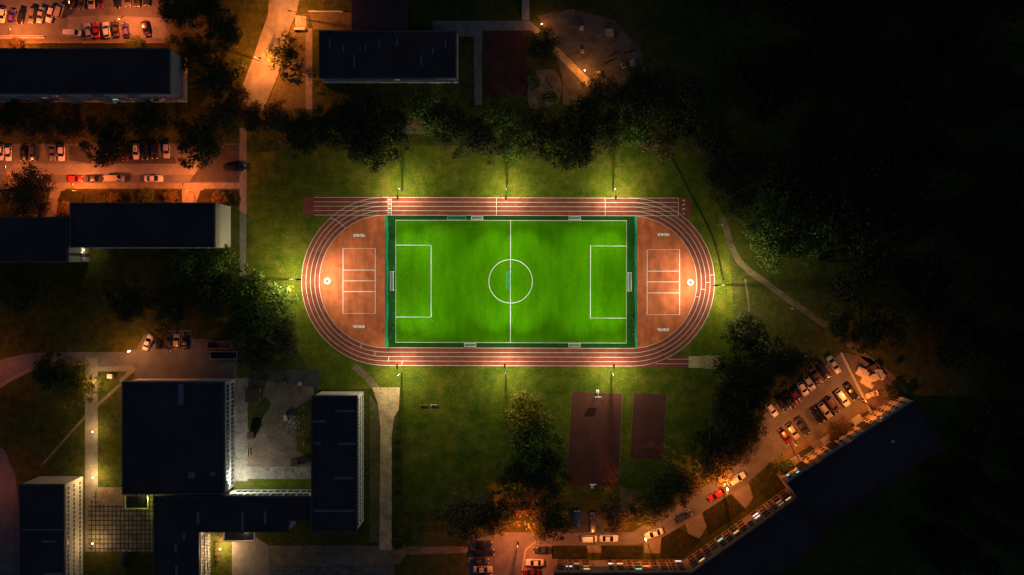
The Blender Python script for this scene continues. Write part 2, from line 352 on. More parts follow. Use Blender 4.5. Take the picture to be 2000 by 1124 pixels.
struct('kerb', [(1030, 1160), (1019, 1110), (1025, 1074), (1049, 1054), (1051, 1056), (1028, 1075), (1022, 1110), (1033, 1160)], M_kerb, 0, 0.13)
struct('footpath', [(1145, 1066), (1173, 1066), (1176, 1080), (1150, 1080)], M_pave, Z3)
struct('footpath', [(1257, 1060), (1292, 1048), (1289, 1081), (1259, 1081)], M_pave, Z3)
struct('footpath', [(1338, 1022), (1370, 1002), (1380, 1030), (1366, 1052), (1346, 1050)], M_pave, Z3)
struct('footpath', [(1428, 964), (1462, 944), (1471, 972), (1456, 994)], M_pave, Z3)
struct('footpath', [(1580, 868), (1602, 856), (1625, 872), (1602, 886)], M_pave, Z4)
struct('footpath', [(1655, 822), (1676, 812), (1684, 822), (1668, 832)], M_pave, Z4)
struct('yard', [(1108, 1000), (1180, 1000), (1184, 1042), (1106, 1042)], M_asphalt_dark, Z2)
struct('verge', rect(1078, 1066, 1146, 1092), M_bed, 0, 0.1)
struct('verge', [(1176, 1067), (1255, 1067), (1254, 1092), (1172, 1092)], M_bed, 0, 0.1)
struct('verge', [(1292, 1052), (1324, 1032), (1368, 1054), (1332, 1090), (1290, 1090)], M_bed, 0, 0.1)
struct('verge', [(1374, 1000), (1426, 966), (1456, 996), (1385, 1045)], M_bed, 0, 0.1)
struct('bare_ground', [(1210, 950), (1235, 958), (1248, 985), (1240, 1012), (1214, 1000)], M_dirt, Z1)
struct('building_yard', [(1650, 690), (1700, 700), (1745, 750), (1770, 775), (1710, 800), (1696, 792)], M_soil, Z1)
def ribbon(name, pts, wpx, m, z):
    b = MB(); b.strip([G(*p) for p in pts], wpx/7.0, z); o = b.build(name, m); o['kind'] = 'structure'; return o
ribbon('dirt_trail', [(1410, 425), (1418, 445), (1427, 478), (1441, 508), (1465, 531), (1500, 556), (1540, 586), (1580, 613), (1620, 641), (1660, 674), (1700, 705), (1735, 732), (1770, 770)], 12, M_trail, Z1)
ribbon('dirt_trail', [(1455, 545), (1462, 590), (1463, 625), (1480, 655), (1530, 700)], 4, M_trail, Z1)
ribbon('dirt_trail', [(690, 715), (715, 735), (740, 765)], 14, M_soil, Z1)
ribbon('drainage_ditch', [(1308, 300), (1330, 340), (1352, 385), (1378, 432), (1394, 468), (1404, 505), (1413, 548)], 4, M_bed, Z1)
# garden with rounded paths
struct('garden_paving', [(1045, 136), (1083, 136), (1090, 146), (1096, 160), (1098, 176), (1094, 190), (1084, 203), (1070, 210), (1052, 214), (1036, 211), (1030, 196), (1030, 178), (1036, 160), (1048, 148)], M_dirt, Z1)
# rows of paving beneath the trees north of the pitch
struct('bare_ground', rect(786, 235, 846, 262), M_dirt, Z1)

# ================================================================== RUNNING TRACK AND PITCH
LC, RC = (753.0, 550.0), (1231.5, 551.5)
RAD = [164.0, 155.4, 146.8, 138.2, 129.5]
def stadium(r, n=48):
    pts = []
    for i in range(n+1):
        t = math.pi/2+math.pi*i/n; pts.append((LC[0]+r*math.cos(t), LC[1]-r*math.sin(t)))
    for i in range(n+1):
        t = -math.pi/2+math.pi*i/n; pts.append((RC[0]+r*math.cos(t), RC[1]-r*math.sin(t)))
    return pts
struct('running_track', stadium(165.0), M_track, Z1)
struct('sprint_straight', [(591, 384.5), (1349, 386), (1349, 421.5), (591, 420.5)], M_track, Z1+0.008)
struct('jump_runway', [(1200, 716), (1260, 704), (1310, 696), (1347, 696), (1347, 718), (1240, 717)], M_track, Z1+0.006)
def dzone(c, s):
    r = RAD[4]; n = 40
    return [(c[0], c[1]-r)]+[(c[0]-s*r*math.sin(math.pi*i/n), c[1]-r*math.cos(math.pi*i/n)) for i in range(1, n)]+[(c[0], c[1]+r)]
struct('west_half_circle', dzone((754.0, LC[1]), 1), M_dzone, Z3)
struct('east_half_circle', dzone((1230.5, RC[1]), -1), M_dzone, Z3)
struct('pitch_border', [(752.5, 421.5), (1242.5, 422.5), (1242.5, 679.5), (752.5, 678.5)], M_turf_edge, Z4)
struct('pitch_turf', [(772.5, 430), (1224.5, 431), (1224.5, 671), (772.5, 669.5)], M_turf, Z5)
struct('long_jump_slab', rect(1345, 696, 1367, 719), M_sand, Z2)
struct('sand_pit', [(1367, 696), (1378, 694.5), (1409, 695), (1410, 720), (1380, 721), (1367, 719)], mat('coarse_sand', (0.30, 0.235, 0.12), 0.95, 0.4, 1.2, fine=0.35, fscale=2.0, bump=0.5), Z3)
struct('sports_court', [(1117, 765), (1215, 770), (1208, 950), (1107, 948)], M_court, Z2)
struct('sports_court', [(1238, 768), (1301, 771), (1295, 898), (1231, 895)], M_court, Z2)
for q in ([(1117, 765), (1215, 770), (1208, 950), (1107, 948)], [(1238, 768), (1301, 771), (1295, 898), (1231, 895)]):
    b = MB(); b.strip(offset_poly([G(*p) for p in q], -0.08), 0.14, 0.05, closed=True); o = b.build('court_kerb', M_dirt); o['kind'] = 'structure'
# painted lines
b = MB(); ZL = 0.052; LW = 0.085
for r in RAD: b.strip([G(*p) for p in stadium(r, 64)], LW, ZL, closed=True)
for y0, y1 in ((386.0, 387.3), (394.7, 396.0), (403.2, 404.6), (411.8, 413.0), (420.5, 421.8)):
    b.strip([G(613, y0), G(760, y0+.25)], LW, ZL+.004); b.strip([G(1225, y1), G(1325, y1)], LW, ZL+.004)
for x in (757.8, 764.6, 969.6, 1182, 1325): b.strip([G(x, 387), G(x, 421)], LW, ZL+.006)
def arcline(c, r0, r1, deg):  # short line across lanes of the bend
    t = R(deg); b.strip([G(c[0]+r0*math.cos(t), c[1]-r0*math.sin(t)), G(c[0]+r1*math.cos(t), c[1]-r1*math.sin(t))], LW, ZL+.006)
pts = [G(645.5, 426.5), G(655, 429.5), (G(663, 435)), G(669, 440.5), G(675, 446)]
b.strip(pts, LW, ZL+.008)
for i, y in enumerate((538, 552, 565, 579)):
    r0, r1 = RAD[i+1], RAD[i]; dy = RC[1]-y; d0 = math.degrees(math.asin(dy/r0)); arcline(RC, r0, r1, d0)
for x, i in ((706, 4), (733, 3), (760, 2), (786, 1)):
    y0, y1 = LC[1]+math.sqrt(max(0, RAD[i]**2-max(0, LC[0]-x)**2)), LC[1]+math.sqrt(max(0, RAD[i-1]**2-max(0, LC[0]-x)**2))
    b.strip([G(x, y0), G(x-1.5, y1)], LW, ZL+.006)
b.strip([G(1304, 702), G(1352, 702)], LW, ZL); b.strip([G(1281, 711), G(1356, 711)], LW, ZL)
o = b.build('track_lines', M_line); o['kind'] = 'structure'
b = MB(); ZP = 0.070; PW = 0.14
b.strip([G(773, 430.5), G(1224, 431.5), G(1223, 670.5), G(773, 669)], PW, ZP, closed=True)
b.strip([G(997.3, 430.5), G(996.8, 670)], PW, ZP+.004)
b.strip([G(773, 479), G(842, 479.5), G(842, 620), G(773, 619.5)], PW, ZP+.004)
b.strip([G(1224, 481), G(1153.5, 480.7), G(1153, 621.5), G(1223, 622)], PW, ZP+.004)
b.strip([G(997.3+42.5*math.cos(2*math.pi*i/72), 550+42.5*math.sin(2*math.pi*i/72)) for i in range(72)], PW, ZP+.008, closed=True)
o = b.build('pitch_lines', M_line); o['kind'] = 'structure'
b = MB()
for x0, x1, y0, y1, ys in ((670, 733, 486, 612.5, (528, 549, 570)), (1264, 1327.5, 488, 615, (530, 551, 572.5))):
    b.strip([G(x0, y0), G(x1, y0), G(x1, y1), G(x0, y1)], 0.15, ZL, closed=True)
    for y in ys: b.strip([G(x0, y), G(x1, y)], 0.13, ZL+.004)
for cx, cy, k in ((639.2, 549.3, 5), (1348.7, 552, 4)):
    n = 40; pts = []
    for i in range(n):
        t = 2*math.pi*i/n+0.5; q = (math.cos(math.pi/k)/math.cos((t % (2*math.pi/k))-math.pi/k)); q = 0.35+0.65*q
        pts.append(G(cx+5.3*q*math.cos(t), cy+5.3*q*math.sin(t)))
    b.strip(pts, 0.36, ZL, closed=True)
o = b.build('court_lines', M_line); o['kind'] = 'structure'
def lettering(name, txt, px, py, size, rz, parent=None, bold=0.02, z=0.058, sp=1.08):
    c = bpy.data.curves.new(name, 'FONT'); c.body = txt; c.size = size; c.align_x = 'CENTER'; c.align_y = 'CENTER'; c.offset = bold; c.space_character = sp
    t = bpy.data.objects.new(name, c); COL.objects.link(t); bpy.context.view_layer.update()
    me = bpy.data.meshes.new_from_object(t.evaluated_get(bpy.context.evaluated_depsgraph_get())); bpy.data.objects.remove(t)
    me.materials.clear(); me.materials.append(M_line)
    o = put(name, me, None, (*G(px, py), z), rz); o['kind'] = 'structure'; return o
for x, y, rz in ((701.5, 460, math.pi), (701, 638.5, 0), (1296, 458.5, math.pi), (1295.3, 644.5, 0)):
    lettering('city_name_marking', 'VILNIUS', x, y, 0.98, rz, bold=0.065, sp=.92)
for i, y in enumerate((416, 407.7, 399.2, 390.7)): lettering('lane_number_marking', str(i+1), 761.4, y, 0.95, math.pi/2, bold=0.03)
for i, y in enumerate((417.5, 408.7, 400.2, 392)): lettering('lane_number_marking', str(i+1), 1335.5, y, 1.0, math.pi/2, bold=0.02)

# ------------------------------------------------------------------ floodlight masts
def mast(bx, by, dx, dy, label, aim, ea=43000, eb=5600, eo=3000, eu=6000):
    g = G(bx, by); t = thing('floodlight_mast', label, 'floodlight mast', (g[0], g[1], 0), group='floodlight masts round the running track')
    MB().box((0, 0, 0.2), (0.6, 0.6, 0.4)).build('foundation', M_asphalt_dark, t)
    MB().tube((0, 0, 0.4), (0, 0, 10.0), 0.13, 0.07, 10).build('pole', M_metal, t, True)
    ax, ay = dx*2.2, dy*2.2
    MB().tube((0, 0, 9.95), (ax, ay, 10.15), 0.05, 0.04, 8).build('arm', M_dark, t, True)
    ang = math.atan2(dy, dx)
    h = MB(); h.box((0, 0, 0), (1.15, 0.42, 0.16)); h.box((-0.1, 0, 0.13), (0.7, 0.3, 0.1)); hd = h.build('lamp_head', M_dark, t, False, (ax+dx*.35, ay+dy*.35, 10.12), ang)
    MB().box((0, 0, -0.10), (1.0, 0.34, 0.03)).build('lens', E_flood, hd)
    lx, ly = g[0]+ax+dx*.35, g[1]+ay+dy*.35
    col = (1.0, 0.96, 0.74)
    if dy:      # two narrow beams crossing to the far half of the pitch
        for k in (-1, 1): spot('floodlight', (lx+k*.3, ly, 9.85), (aim[0]+k*6.6, aim[1], 0), ea/2, col, 58, 1.0, t, 0.25)
    else: spot('floodlight', (lx, ly, 9.85), (aim[0], aim[1], 0), ea, col, 100, 1.0, t, 0.25)
    spot('downlight', (lx, ly, 9.85), (lx-dx*1.5, ly-dy*1.5, 0), eb, (1.0, .93, .56), 179, 0.25, t, 0.25)
    spot('edge_light', (lx, ly, 9.85), (lx-dx*2.5, ly-dy*2.5, 0), eu, (1.0, .93, .62), 92, 1.0, t, 0.25)
    spot('backlight', (lx, ly, 9.85), (lx-dx*14, ly-dy*14, 0), eo, (1.0, .86, .42), 150, 0.8, t, 0.25)
FA = lambda px, py: G(px, py)
mast(785.5, 373, 0, -1, 'tall floodlight mast on the north grass next to the numbered start line', FA(858, 552))
mast(990, 373.5, 0, -1, 'tall floodlight mast on the north grass in line with the halfway line', FA(998, 552))
mast(1197.5, 373.5, 0, -1, 'tall floodlight mast on the north grass level with the eastern penalty box', FA(1138, 552))
mast(784.7, 728, 0, 1, 'tall floodlight mast on the south grass near the top of the dirt track', FA(858, 549))
mast(988, 726.5, 0, 1, 'tall floodlight mast on the south grass in line with the halfway line', FA(998, 549))
mast(1193.7, 727, 0, 1, 'tall floodlight mast on the south grass just above the basketball court', FA(1138, 549))
mast(581, 546, 1, 0, 'floodlight mast outside the western bend of the track', FA(700, 548), 20500, 7500, 9500, 3000)
mast(1404, 557, -1, 0, 'floodlight mast outside the eastern bend beside the wire fence', FA(1285, 552), 20500, 7500, 9500, 3000)

# ------------------------------------------------------------------ ball-stop nets, goals
def ball_net(px, y0, y1, label):
    x, ya = G(px, y0); _, yb = G(px, y1); Lg = ya-yb; t = thing('ball_stop_net', label, 'net fence', (x, (ya+yb)/2, 0), group='tall green nets behind the goals')
    n = 9
    for i in range(n):
        y = -Lg/2+Lg*i/(n-1); MB().tube((0, y, 0), (0, y, 6.1), 0.05, 0.05, 8).build('post', M_greenm, t, True)
    MB().tube((0, -Lg/2, 6.05), (0, Lg/2, 6.05), 0.035, 0.035, 6).build('top_rail', M_greenm, t)
    nb = MB(); k = 46
    for i in range(k):
        z = 0.1+5.9*i/(k-1); pts = []
        m = 36
        for j in range(m+1):
            y = -Lg/2+Lg*j/m; s = 0.16*math.sin(j*1.7)*math.sin(math.pi*z/6)+0.10*math.sin(j*.6+2)
            pts.append((0.04+s, y, z))
        for j in range(m):
            a, c = pts[j], pts[j+1]; d = 0.011
            nb.face([(a[0]-d, a[1], a[2]), (c[0]-d, c[1], c[2]), (c[0]+d, c[1], c[2]), (a[0]+d, a[1], a[2])])
            nb.face([(a[0], a[1], a[2]-d), (c[0], c[1], c[2]-d), (c[0], c[1], c[2]+d), (a[0], a[1], a[2]+d)])
    for j in range(0, 290):
        y = -Lg/2+Lg*j/289; d = 0.007
        nb.face([(0.03, y-d, 0.1), (0.03, y+d, 0.1), (0.03, y+d, 6.0), (0.03, y-d, 6.0)])
    nb.build('net', M_net_green, t)
    return t
ball_net(757.8, 423, 676.5, 'tall green ball-stop net with posts along the western end of the pitch')
ball_net(1239.8, 424, 678, 'tall green ball-stop net with posts along the eastern end of the pitch')
def goal(px, py, w, h, d, rz, label, m=None, mn=None, r=0.06):
    m = m or M_white; mn = mn or M_net_white
    x, y = G(px, py); t = thing('football_goal', label, 'goal', (x, y, 0.07), rz, 'football goals on the pitch')
    f = MB(); f.tube((0, -w/2, 0), (0, -w/2, h), r, r, 8); f.tube((0, w/2, 0), (0, w/2, h), r, r, 8); f.tube((0, -w/2-r, h), (0, w/2+r, h), r*1.25, r*1.25, 8)
    f.build('goal_frame', m, t, True)
    s = MB()
    for q in (-w/2, w/2):
        s.tube((0, q, h), (-d*.45, q, h-.05), r*.55); s.tube((-d*.45, q, h-.05), (-d, q, 0.05), r*.55); s.tube((0, q, 0.05), (-d, q, 0.05), r*.7)
    s.tube((-d, -w/2, 0.05), (-d, w/2, 0.05), r*.9)
    s.build('back_support', m, t, True)
    n = MB(); c = 0.006
    ny = int(w/0.18)
    prof = [(0, h), (-d*.45, h-.08), (-d, 0.06)]
    for j in range(ny+1):
        y_ = -w/2+w*j/ny
        for a, b_ in zip(prof, prof[1:]): n.face([(a[0], y_-c, a[1]), (a[0], y_+c, a[1]), (b_[0], y_+c, b_[1]), (b_[0], y_-c, b_[1])])
    for a, b_ in zip(prof, prof[1:]):
        k = 7
        for i in range(k):
            u = i/k; X = a[0]+(b_[0]-a[0])*u; Z = a[1]+(b_[1]-a[1])*u
            n.face([(X-c, -w/2, Z), (X+c, -w/2, Z), (X+c, w/2, Z+.002), (X-c, w/2, Z+.002)])
    for q in (-w/2, w/2):
        for i in range(7):
            u = (i+.5)/7; Z = h*u; X = -d*(1-.55*u)
            n.face([(0, q, Z-c), (X, q, Z-c), (X, q, Z+c), (0, q, Z+c)])
    n.build('goal_net', mn, t)
    return t
goal(770.3, 549, 5.2, 2.1, 1.15, 0, 'full-size white goal at the western end of the pitch')
goal(1225.2, 551, 5.2, 2.1, 1.15, math.pi, 'full-size white goal at the eastern end of the pitch')
goal(892.5, 429.3, 5.2, 1.9, 0.95, -math.pi/2, 'wide green framed goal standing on the north touchline', M_greenm, M_net_green)
goal(932, 429.3, 3.2, 1.7, 0.95, -math.pi/2, 'small white goal on the north touchline beside the wide green goal')
goal(1122.3, 429.8, 3.2, 1.7, 0.95, -math.pi/2, 'small white goal alone on the north touchline, eastern half')
goal(918.6, 670.3, 3.2, 1.7, 1.0, math.pi/2, 'small white goal on the south touchline, western half')
goal(1121.8, 671, 3.2, 1.7, 1.0, math.pi/2, 'small white goal on the south touchline, eastern half')
goal(996.5, 547.8, 5.3, 1.9, 0.95, 0, 'green framed goal with white ends standing inside the centre circle', M_greenm, M_net_green)

def basket(px, py, face, label, h=3.0):
    x, y = G(px, py); t = thing('basketball_stand', label, 'basketball hoop', (x, y, 0.03), face, 'basketball stands on the maroon court')
    MB().box((0, 0, 0.25), (0.8, 0.8, 0.5)).build('base', M_white, t)
    MB().tube((0, 0, 0.5), (0.1, 0, h), 0.09, 0.07, 8).tube((0.1, 0, h), (1.2, 0, h+.25), 0.06, 0.05, 8).build('pole', M_metal, t, True)
    MB().box((1.25, 0, h+.35), (0.06, 1.8, 1.1)).build('backboard', M_white, t)
    f = MB(); n = 20; rr = 0.23
    for i in range(n):
        a, c = 2*math.pi*i/n, 2*math.pi*(i+1)/n
        f.tube((1.65+rr*math.cos(a), rr*math.sin(a), h+.05), (1.65+rr*math.cos(c), rr*math.sin(c), h+.05), 0.02, 0.02, 5, False)
    f.build('hoop', M_orange, t)
basket(1167, 764.5, -math.pi/2, 'white basketball stand at the north edge of the maroon court', 2.9)
basket(1157, 951, math.pi/2, 'basketball stand at the shaded south edge of the maroon court', 2.9)

# volleyball posts
def wire_fence(pts, h, label, name='wire_fence', step=3.0, m=None, mesh_gap=0.3):
    m = m or M_metal; W = [Vector(G(*p)) for p in pts]; o = W[0]
    t = thing(name, label, 'fence', (o.x, o.y, 0)); net = MB(); c = 0.008
    for a, b_ in zip(W, W[1:]):
        L_ = (b_-a).length; n = max(1, round(L_/step)); d = (b_-a)/n
        for i in range(n):
            p = a+d*i-o; MB().tube((p.x, p.y, 0), (p.x, p.y, h), 0.035, 0.035, 6).build('post', m, t)
        k = int(h/mesh_gap)
        for i in range(k+1):
            z = 0.05+(h-.1)*i/k; p, q = a-o, b_-o
            net.face([(p.x, p.y, z-c), (q.x, q.y, z-c), (q.x, q.y, z+c), (p.x, p.y, z+c)])
        for i in range(int(L_/mesh_gap)):
            p = a+(b_-a)*(i*mesh_gap/L_)-o; dd = (b_-a).normalized()*c
            net.face([(p.x-dd.x, p.y-dd.y, 0.05), (p.x+dd.x, p.y+dd.y, 0.05), (p.x+dd.x, p.y+dd.y, h-.05), (p.x-dd.x, p.y-dd.y, h-.05)])
    p = W[-1]-o; MB().tube((p.x, p.y, 0), (p.x, p.y, h), 0.035, 0.035, 6).build('post', m, t)
    net.build('wire_mesh', m, t)
wire_fence([(1306, 304), (1330, 345), (1352, 388), (1377, 432), (1392, 466), (1402, 503), (1411, 545), (1418, 590)], 1.8, 'thin wire fence bending along the ditch east of the track', m=M_dark)
wire_fence([(1240, 40), (1262, 72), (1290, 112), (1312, 146)], 1.8, 'dark wire fence slanting past the unlit play yard', m=M_dark)
wire_fence([(1452, 565), (1463, 630), (1480, 660), (1512, 692)], 1.5, 'short wire fence beside the narrow trail under the eastern trees', m=M_dark)
# ================================================================== BUILDINGS
WIN = {}
def window_mesh(w_, h_, nx, nz, pane, frame=M_frame, fr=0.09):
    key = (round(w_, 2), round(h_, 2), nx, nz, pane.name, frame.name, fr)
    if key in WIN: return WIN[key]
    b = MB(); nf = 0
    for z in (-h_/2, h_/2): b.box((0, 0.03, z), (w_+fr, 0.08, fr))
    for x in (-w_/2, w_/2): b.box((x, 0.028, 0), (fr, 0.076, h_-fr))
    for i in range(1, nx): b.box((-w_/2+w_*i/nx, 0.025, 0), (fr*.8, 0.07, h_-fr))
    for i in range(1, nz): b.box((0, 0.022, -h_/2+h_*i/nz), (w_-fr, 0.064, fr*.7))
    nf = len(b.f)
    b.face([(w_/2-fr/2, 0.02, -h_/2+fr/2), (-w_/2+fr/2, 0.02, -h_/2+fr/2), (-w_/2+fr/2, 0.02, h_/2-fr/2), (w_/2-fr/2, 0.02, h_/2-fr/2)])
    me = b.mesh('window'); me.materials.append(frame); me.materials.append(pane); me.polygons[nf].material_index = 1
    WIN[key] = me; return me
class Building:
    def __init__(s, name, label, cat): s.t = thing(name, label, cat); s.first = True
    def block(s, outline, z, wall, inset=0.3, parapet=True, roofm=None, thick=0.5, capm=None):
        s.z = z; top = [P(x, y, z) for x, y in outline]; s.cen = Vector((sum(p[0] for p in top)/len(top), sum(p[1] for p in top)/len(top)))
        s.inset = inset; s.top = top
        MB().prism(offset_poly(top, inset), 0, z-thick).build('wall', wall, s.t)
        r = MB(); r.prism(top, z-thick, z, bottom=True).build('roof', roofm or M_roof, s.t)
        if parapet:
            a, c = offset_poly(top, 0.02), offset_poly(top, 0.42); k = len(a); b = MB()
            n = len(b.v); b.v += [(x, y, z) for x, y in a]+[(x, y, z+.35) for x, y in a]+[(x, y, z+.35) for x, y in c]+[(x, y, z) for x, y in c]
            for i in range(k):
                j = (i+1) % k
                for u in range(3): b.f.append([n+u*k+i, n+u*k+j, n+(u+1)*k+j, n+(u+1)*k+i])
            b.build('parapet', capm or M_parapet, s.t)
        return s
    def facade(s, A, B, nc, rows, w_, h_, nx=2, nz=1, u0=0.03, u1=0.97, lit=None, pane=None, frame=M_frame, skip=(), fr=0.09):
        """windows on the wall under the roof edge A-B (photo pixels); rows = heights of the window centres"""
        a, c = Vector(P(*A, s.z)), Vector(P(*B, s.z)); d = (c-a); n = Vector((d.y, -d.x)).normalized()
        if n.dot((a+c)/2-s.cen) < 0: n = -n
        a = a-n*s.inset; c = c-n*s.inset; rz = math.atan2(n.y, n.x)-math.pi/2; lit = lit or {}
        for i in range(nc):
            for k, z in enumerate(rows):
                if (i, k) in skip: continue
                q = a+d*(u0+(u1-u0)*(i+.5)/nc)
                put('window', window_mesh(w_, h_, nx, nz, lit.get((i, k), pane or M_pane), frame, fr), s.t, (q.x, q.y, z), rz)
    def strip(s, x0, y0, x1, y1, name='skylight', m=None, h=0.25):
        a, c = P(x0, y0, s.z), P(x1, y1, s.z); MB().box(((a[0]+c[0])/2, (a[1]+c[1])/2, s.z+h/2-.004), (abs(a[0]-c[0]), abs(a[1]-c[1]), h)).build(name, m or M_roof2, s.t)
    def slab(s, A, B, z, depth, th=0.15, name='balcony', m=None, u0=0, u1=1, wall=1.0):
        a, c = Vector(P(*A, s.z)), Vector(P(*B, s.z)); d = c-a; n = Vector((d.y, -d.x)).normalized()
        if n.dot((a+c)/2-s.cen) < 0: n = -n
        a, c = a+d*u0-n*s.inset, a+d*u1-n*s.inset; mid = (a+c)/2; rz = math.atan2(d.y, d.x); L_ = (c-a).length
        q = mid+n*(depth/2+.002); b = MB(); b.box((q.x, q.y, z), (L_, depth, th), rz)
        if wall:
            q = mid+n*(depth-.05); b.box((q.x, q.y, z+th/2+wall/2), (L_, 0.1, wall), rz)
        b.build(name, m or M_plaster, s.t)
    def panel(s, A, B, u0, u1, z0, z1, name, m, proud=0.06):
        a, c = Vector(P(*A, s.z)), Vector(P(*B, s.z)); d = c-a; n = Vector((d.y, -d.x)).normalized()
        if n.dot((a+c)/2-s.cen) < 0: n = -n
        q = a+d*(u0+u1)/2-n*s.inset+n*(proud/2-.01)
        MB().box((q.x, q.y, (z0+z1)/2), (d.length*(u1-u0), proud+.02, z1-z0), math.atan2(d.y, d.x)).build(name, m, s.t)

rng = random.Random(4)
# north-west apartment block
B = Building('apartment_block', 'long flat-roofed apartment block south of the orange-lit car park', 'apartment building')
B.block(rect(-70, 95, 332, 184), 14.6, M_plaster, 0.12)
S = ((-70, 184), (332, 184)); rows = (2.2, 5.0, 7.8, 10.6, 13.0)
lit = {(13, 1): E_win_c, (15, 1): E_win_y, (17, 1): E_win_d, (18, 1): E_win_d, (11, 4): E_win_y, (6, 2): E_win_d, (8, 3): E_win_d, (16, 4): E_win_d, (4, 1): E_win_d}
B.facade(*S, 20, rows[:4], 1.7, 1.45, 2, 1, lit=lit)
for k, z in enumerate((4.0, 6.8, 9.6, 12.3)):
    for u in (0.10, 0.27, 0.44, 0.61, 0.78): B.slab(*S, z, 1.0, 0.14, 'balcony', M_plaster, u, u+.055)
# kindergarten north of the pitch
B = Building('kindergarten', 'low navy-roofed building standing alone north of the athletics ground', 'school building')
B.block(rect(623, 60, 892, 154), 7.6, M_white_wall, 0.12)
S = ((623, 154), (892, 154))
B.facade(*S, 22, (2.0, 5.2), 1.2, 1.5, 2, 1, lit={(12, 1): E_win_d})
B.slab(*S, 3.6, 0.35, 0.12, 'ledge', M_white_wall, 0.0, 1.0, 0)
for x, y0, y1 in ((644, 75, 95), (671, 88, 104), (692, 107, 131), (714, 88, 102), (741, 78, 92), (776, 74, 90), (823, 108, 130), (845, 92, 104), (870, 80, 92)):
    B.strip(x-1.5, y0, x+1.5, y1, 'vent_box')
# western apartment block with the pale gable
B = Building('apartment_block', 'flat-roofed apartment block with a pale gable wall west of the track', 'apartment building')
B.block(rect(137, 396, 420, 484), 15.2, M_plaster, 0.12)
S = ((137, 484), (420, 484)); N_ = ((137, 396), (420, 396))
B.facade(*S, 15, (2.2, 5.0, 7.8, 10.6, 13.2), 1.7, 1.4, 2, 1, lit={(6, 4): E_win_y, (12, 4): E_win_w, (3, 4): E_win_d, (13, 4): E_win_d, (11, 3): E_win_d})
B = Building('apartment_block', 'lower stepped apartment block joined to the west side of the pale-gabled one', 'apartment building')
B.block([(-70, 424), (133, 424), (133, 512), (-70, 512)], 14.0, M_plaster, 0.12)
S = ((-70, 512), (133, 512))
B.facade(*S, 11, (2.2, 5.0, 7.8, 10.6), 1.7, 1.4, 2, 1, lit={(6, 3): E_win_d})
B.panel((133, 424), (133, 512), 0.80, 0.86, 0.2, 13.0, 'drainpipe', M_parapet, 0.12)
# school
B = Building('school_building', 'large navy-roofed school with a hall, linking corridor and east wing round a courtyard', 'school building')
B.block(rect(239, 746, 439, 966), 10.8, M_white_wall, 0.25)
B.facade((439, 746), (439, 966), 6, (2.7, 7.2), 4.5, 3.3, 4, 1, fr=.16)
B.strip(348.5, 750, 358.5, 791); B.strip(369, 922, 382, 934, 'vent_box', None, 0.8); B.strip(412, 922, 421, 929, 'vent_box', None, 0.6)
B.strip(380, 748, 420, 751, 'roof_hatch', M_parapet, 0.5)
B.block(rect(608, 773, 698, 1040), 12.4, M_white_wall, 0.3)
EW = ((698, 773), (698, 1040))
B.facade(*EW, 18, (2.3, 5.9, 9.5), 2.1, 1.7, 2, 1, frame=M_white_wall)
B.facade((608, 773), (608, 965), 14, (2.3, 5.9, 9.5), 2.1, 1.8, 2, 1)
for x0, x1, y in ((655, 694, 803), (610, 637, 823), (612, 627, 866), (659, 694, 867), (652, 691, 934), (615, 652, 998), (653, 693, 998)): B.strip(x0, y-2.3, x1, y+2.3)
B.block([(300, 969), (608.2, 969), (608.2, 1018), (565, 1018), (565, 1040), (390, 1040), (390, 1170), (300, 1170)], 9.6, M_white_wall, 0.25)
B.facade((440, 969), (606, 969), 6, (2.4, 6.6), 3.3, 2.9, 2, 1, fr=.16)
B.facade((390, 1044), (390, 1160), 9, (2.0, 4.6, 7.6), 1.5, 1.5, 2, 1)
for x, y0, y1 in ((387, 1000, 1024), (474, 1000, 1042), (518, 999, 1024), (360, 1040, 1056), (344, 1064, 1080), (345, 1105, 1160)): B.strip(x-2.6, y0, x+2.6, y1)
def canopy(cx, cy, w_, d_, h, rimm):
    x, y = G(cx, cy); MB().box((x, y, h), (w_, d_, .2)).build('canopy', M_dark, B.t); r = MB()
    r.box((x, y-d_/2+.1, h+.3), (w_, .22, .45)).box((x-w_/2+.1, y+.1, h+.3), (.22, d_-.2, .45)).box((x+w_/2-.1, y+.1, h+.3), (.22, d_-.2, .45)); r.build('canopy_rim', rimm, B.t)
canopy(474, 1043, 8.6, 2.4, 3.2, M_white); canopy(276, 977, 6.4, 3.4, 3.3, mat('glow_tinted_rim', (0.55, 0.60, 0.20), 0.7, 0.1, 1))  # rim's yellow-green puts the light on the ledge wall into its colour
# pavilion block south-west
B = Building('school_annexe', 'narrow flat-roofed annexe with rows of small windows in the south-west corner', 'school building')
B.block([(38, 946), (127, 946), (127, 1190), (38, 1190)], 11.8, M_plaster, 0.12)
lit = {(14, 1): E_win_c} 
B.facade((127, 946), (127, 1190), 26, (2.1, 5.9, 9.5), 1.0, 1.5, 2, 1, lit={})
B.strip(44, 1034, 125, 1036.5, 'roof_joint'); B.strip(82, 1056, 109, 1060); B.strip(86, 1119, 124, 1123)
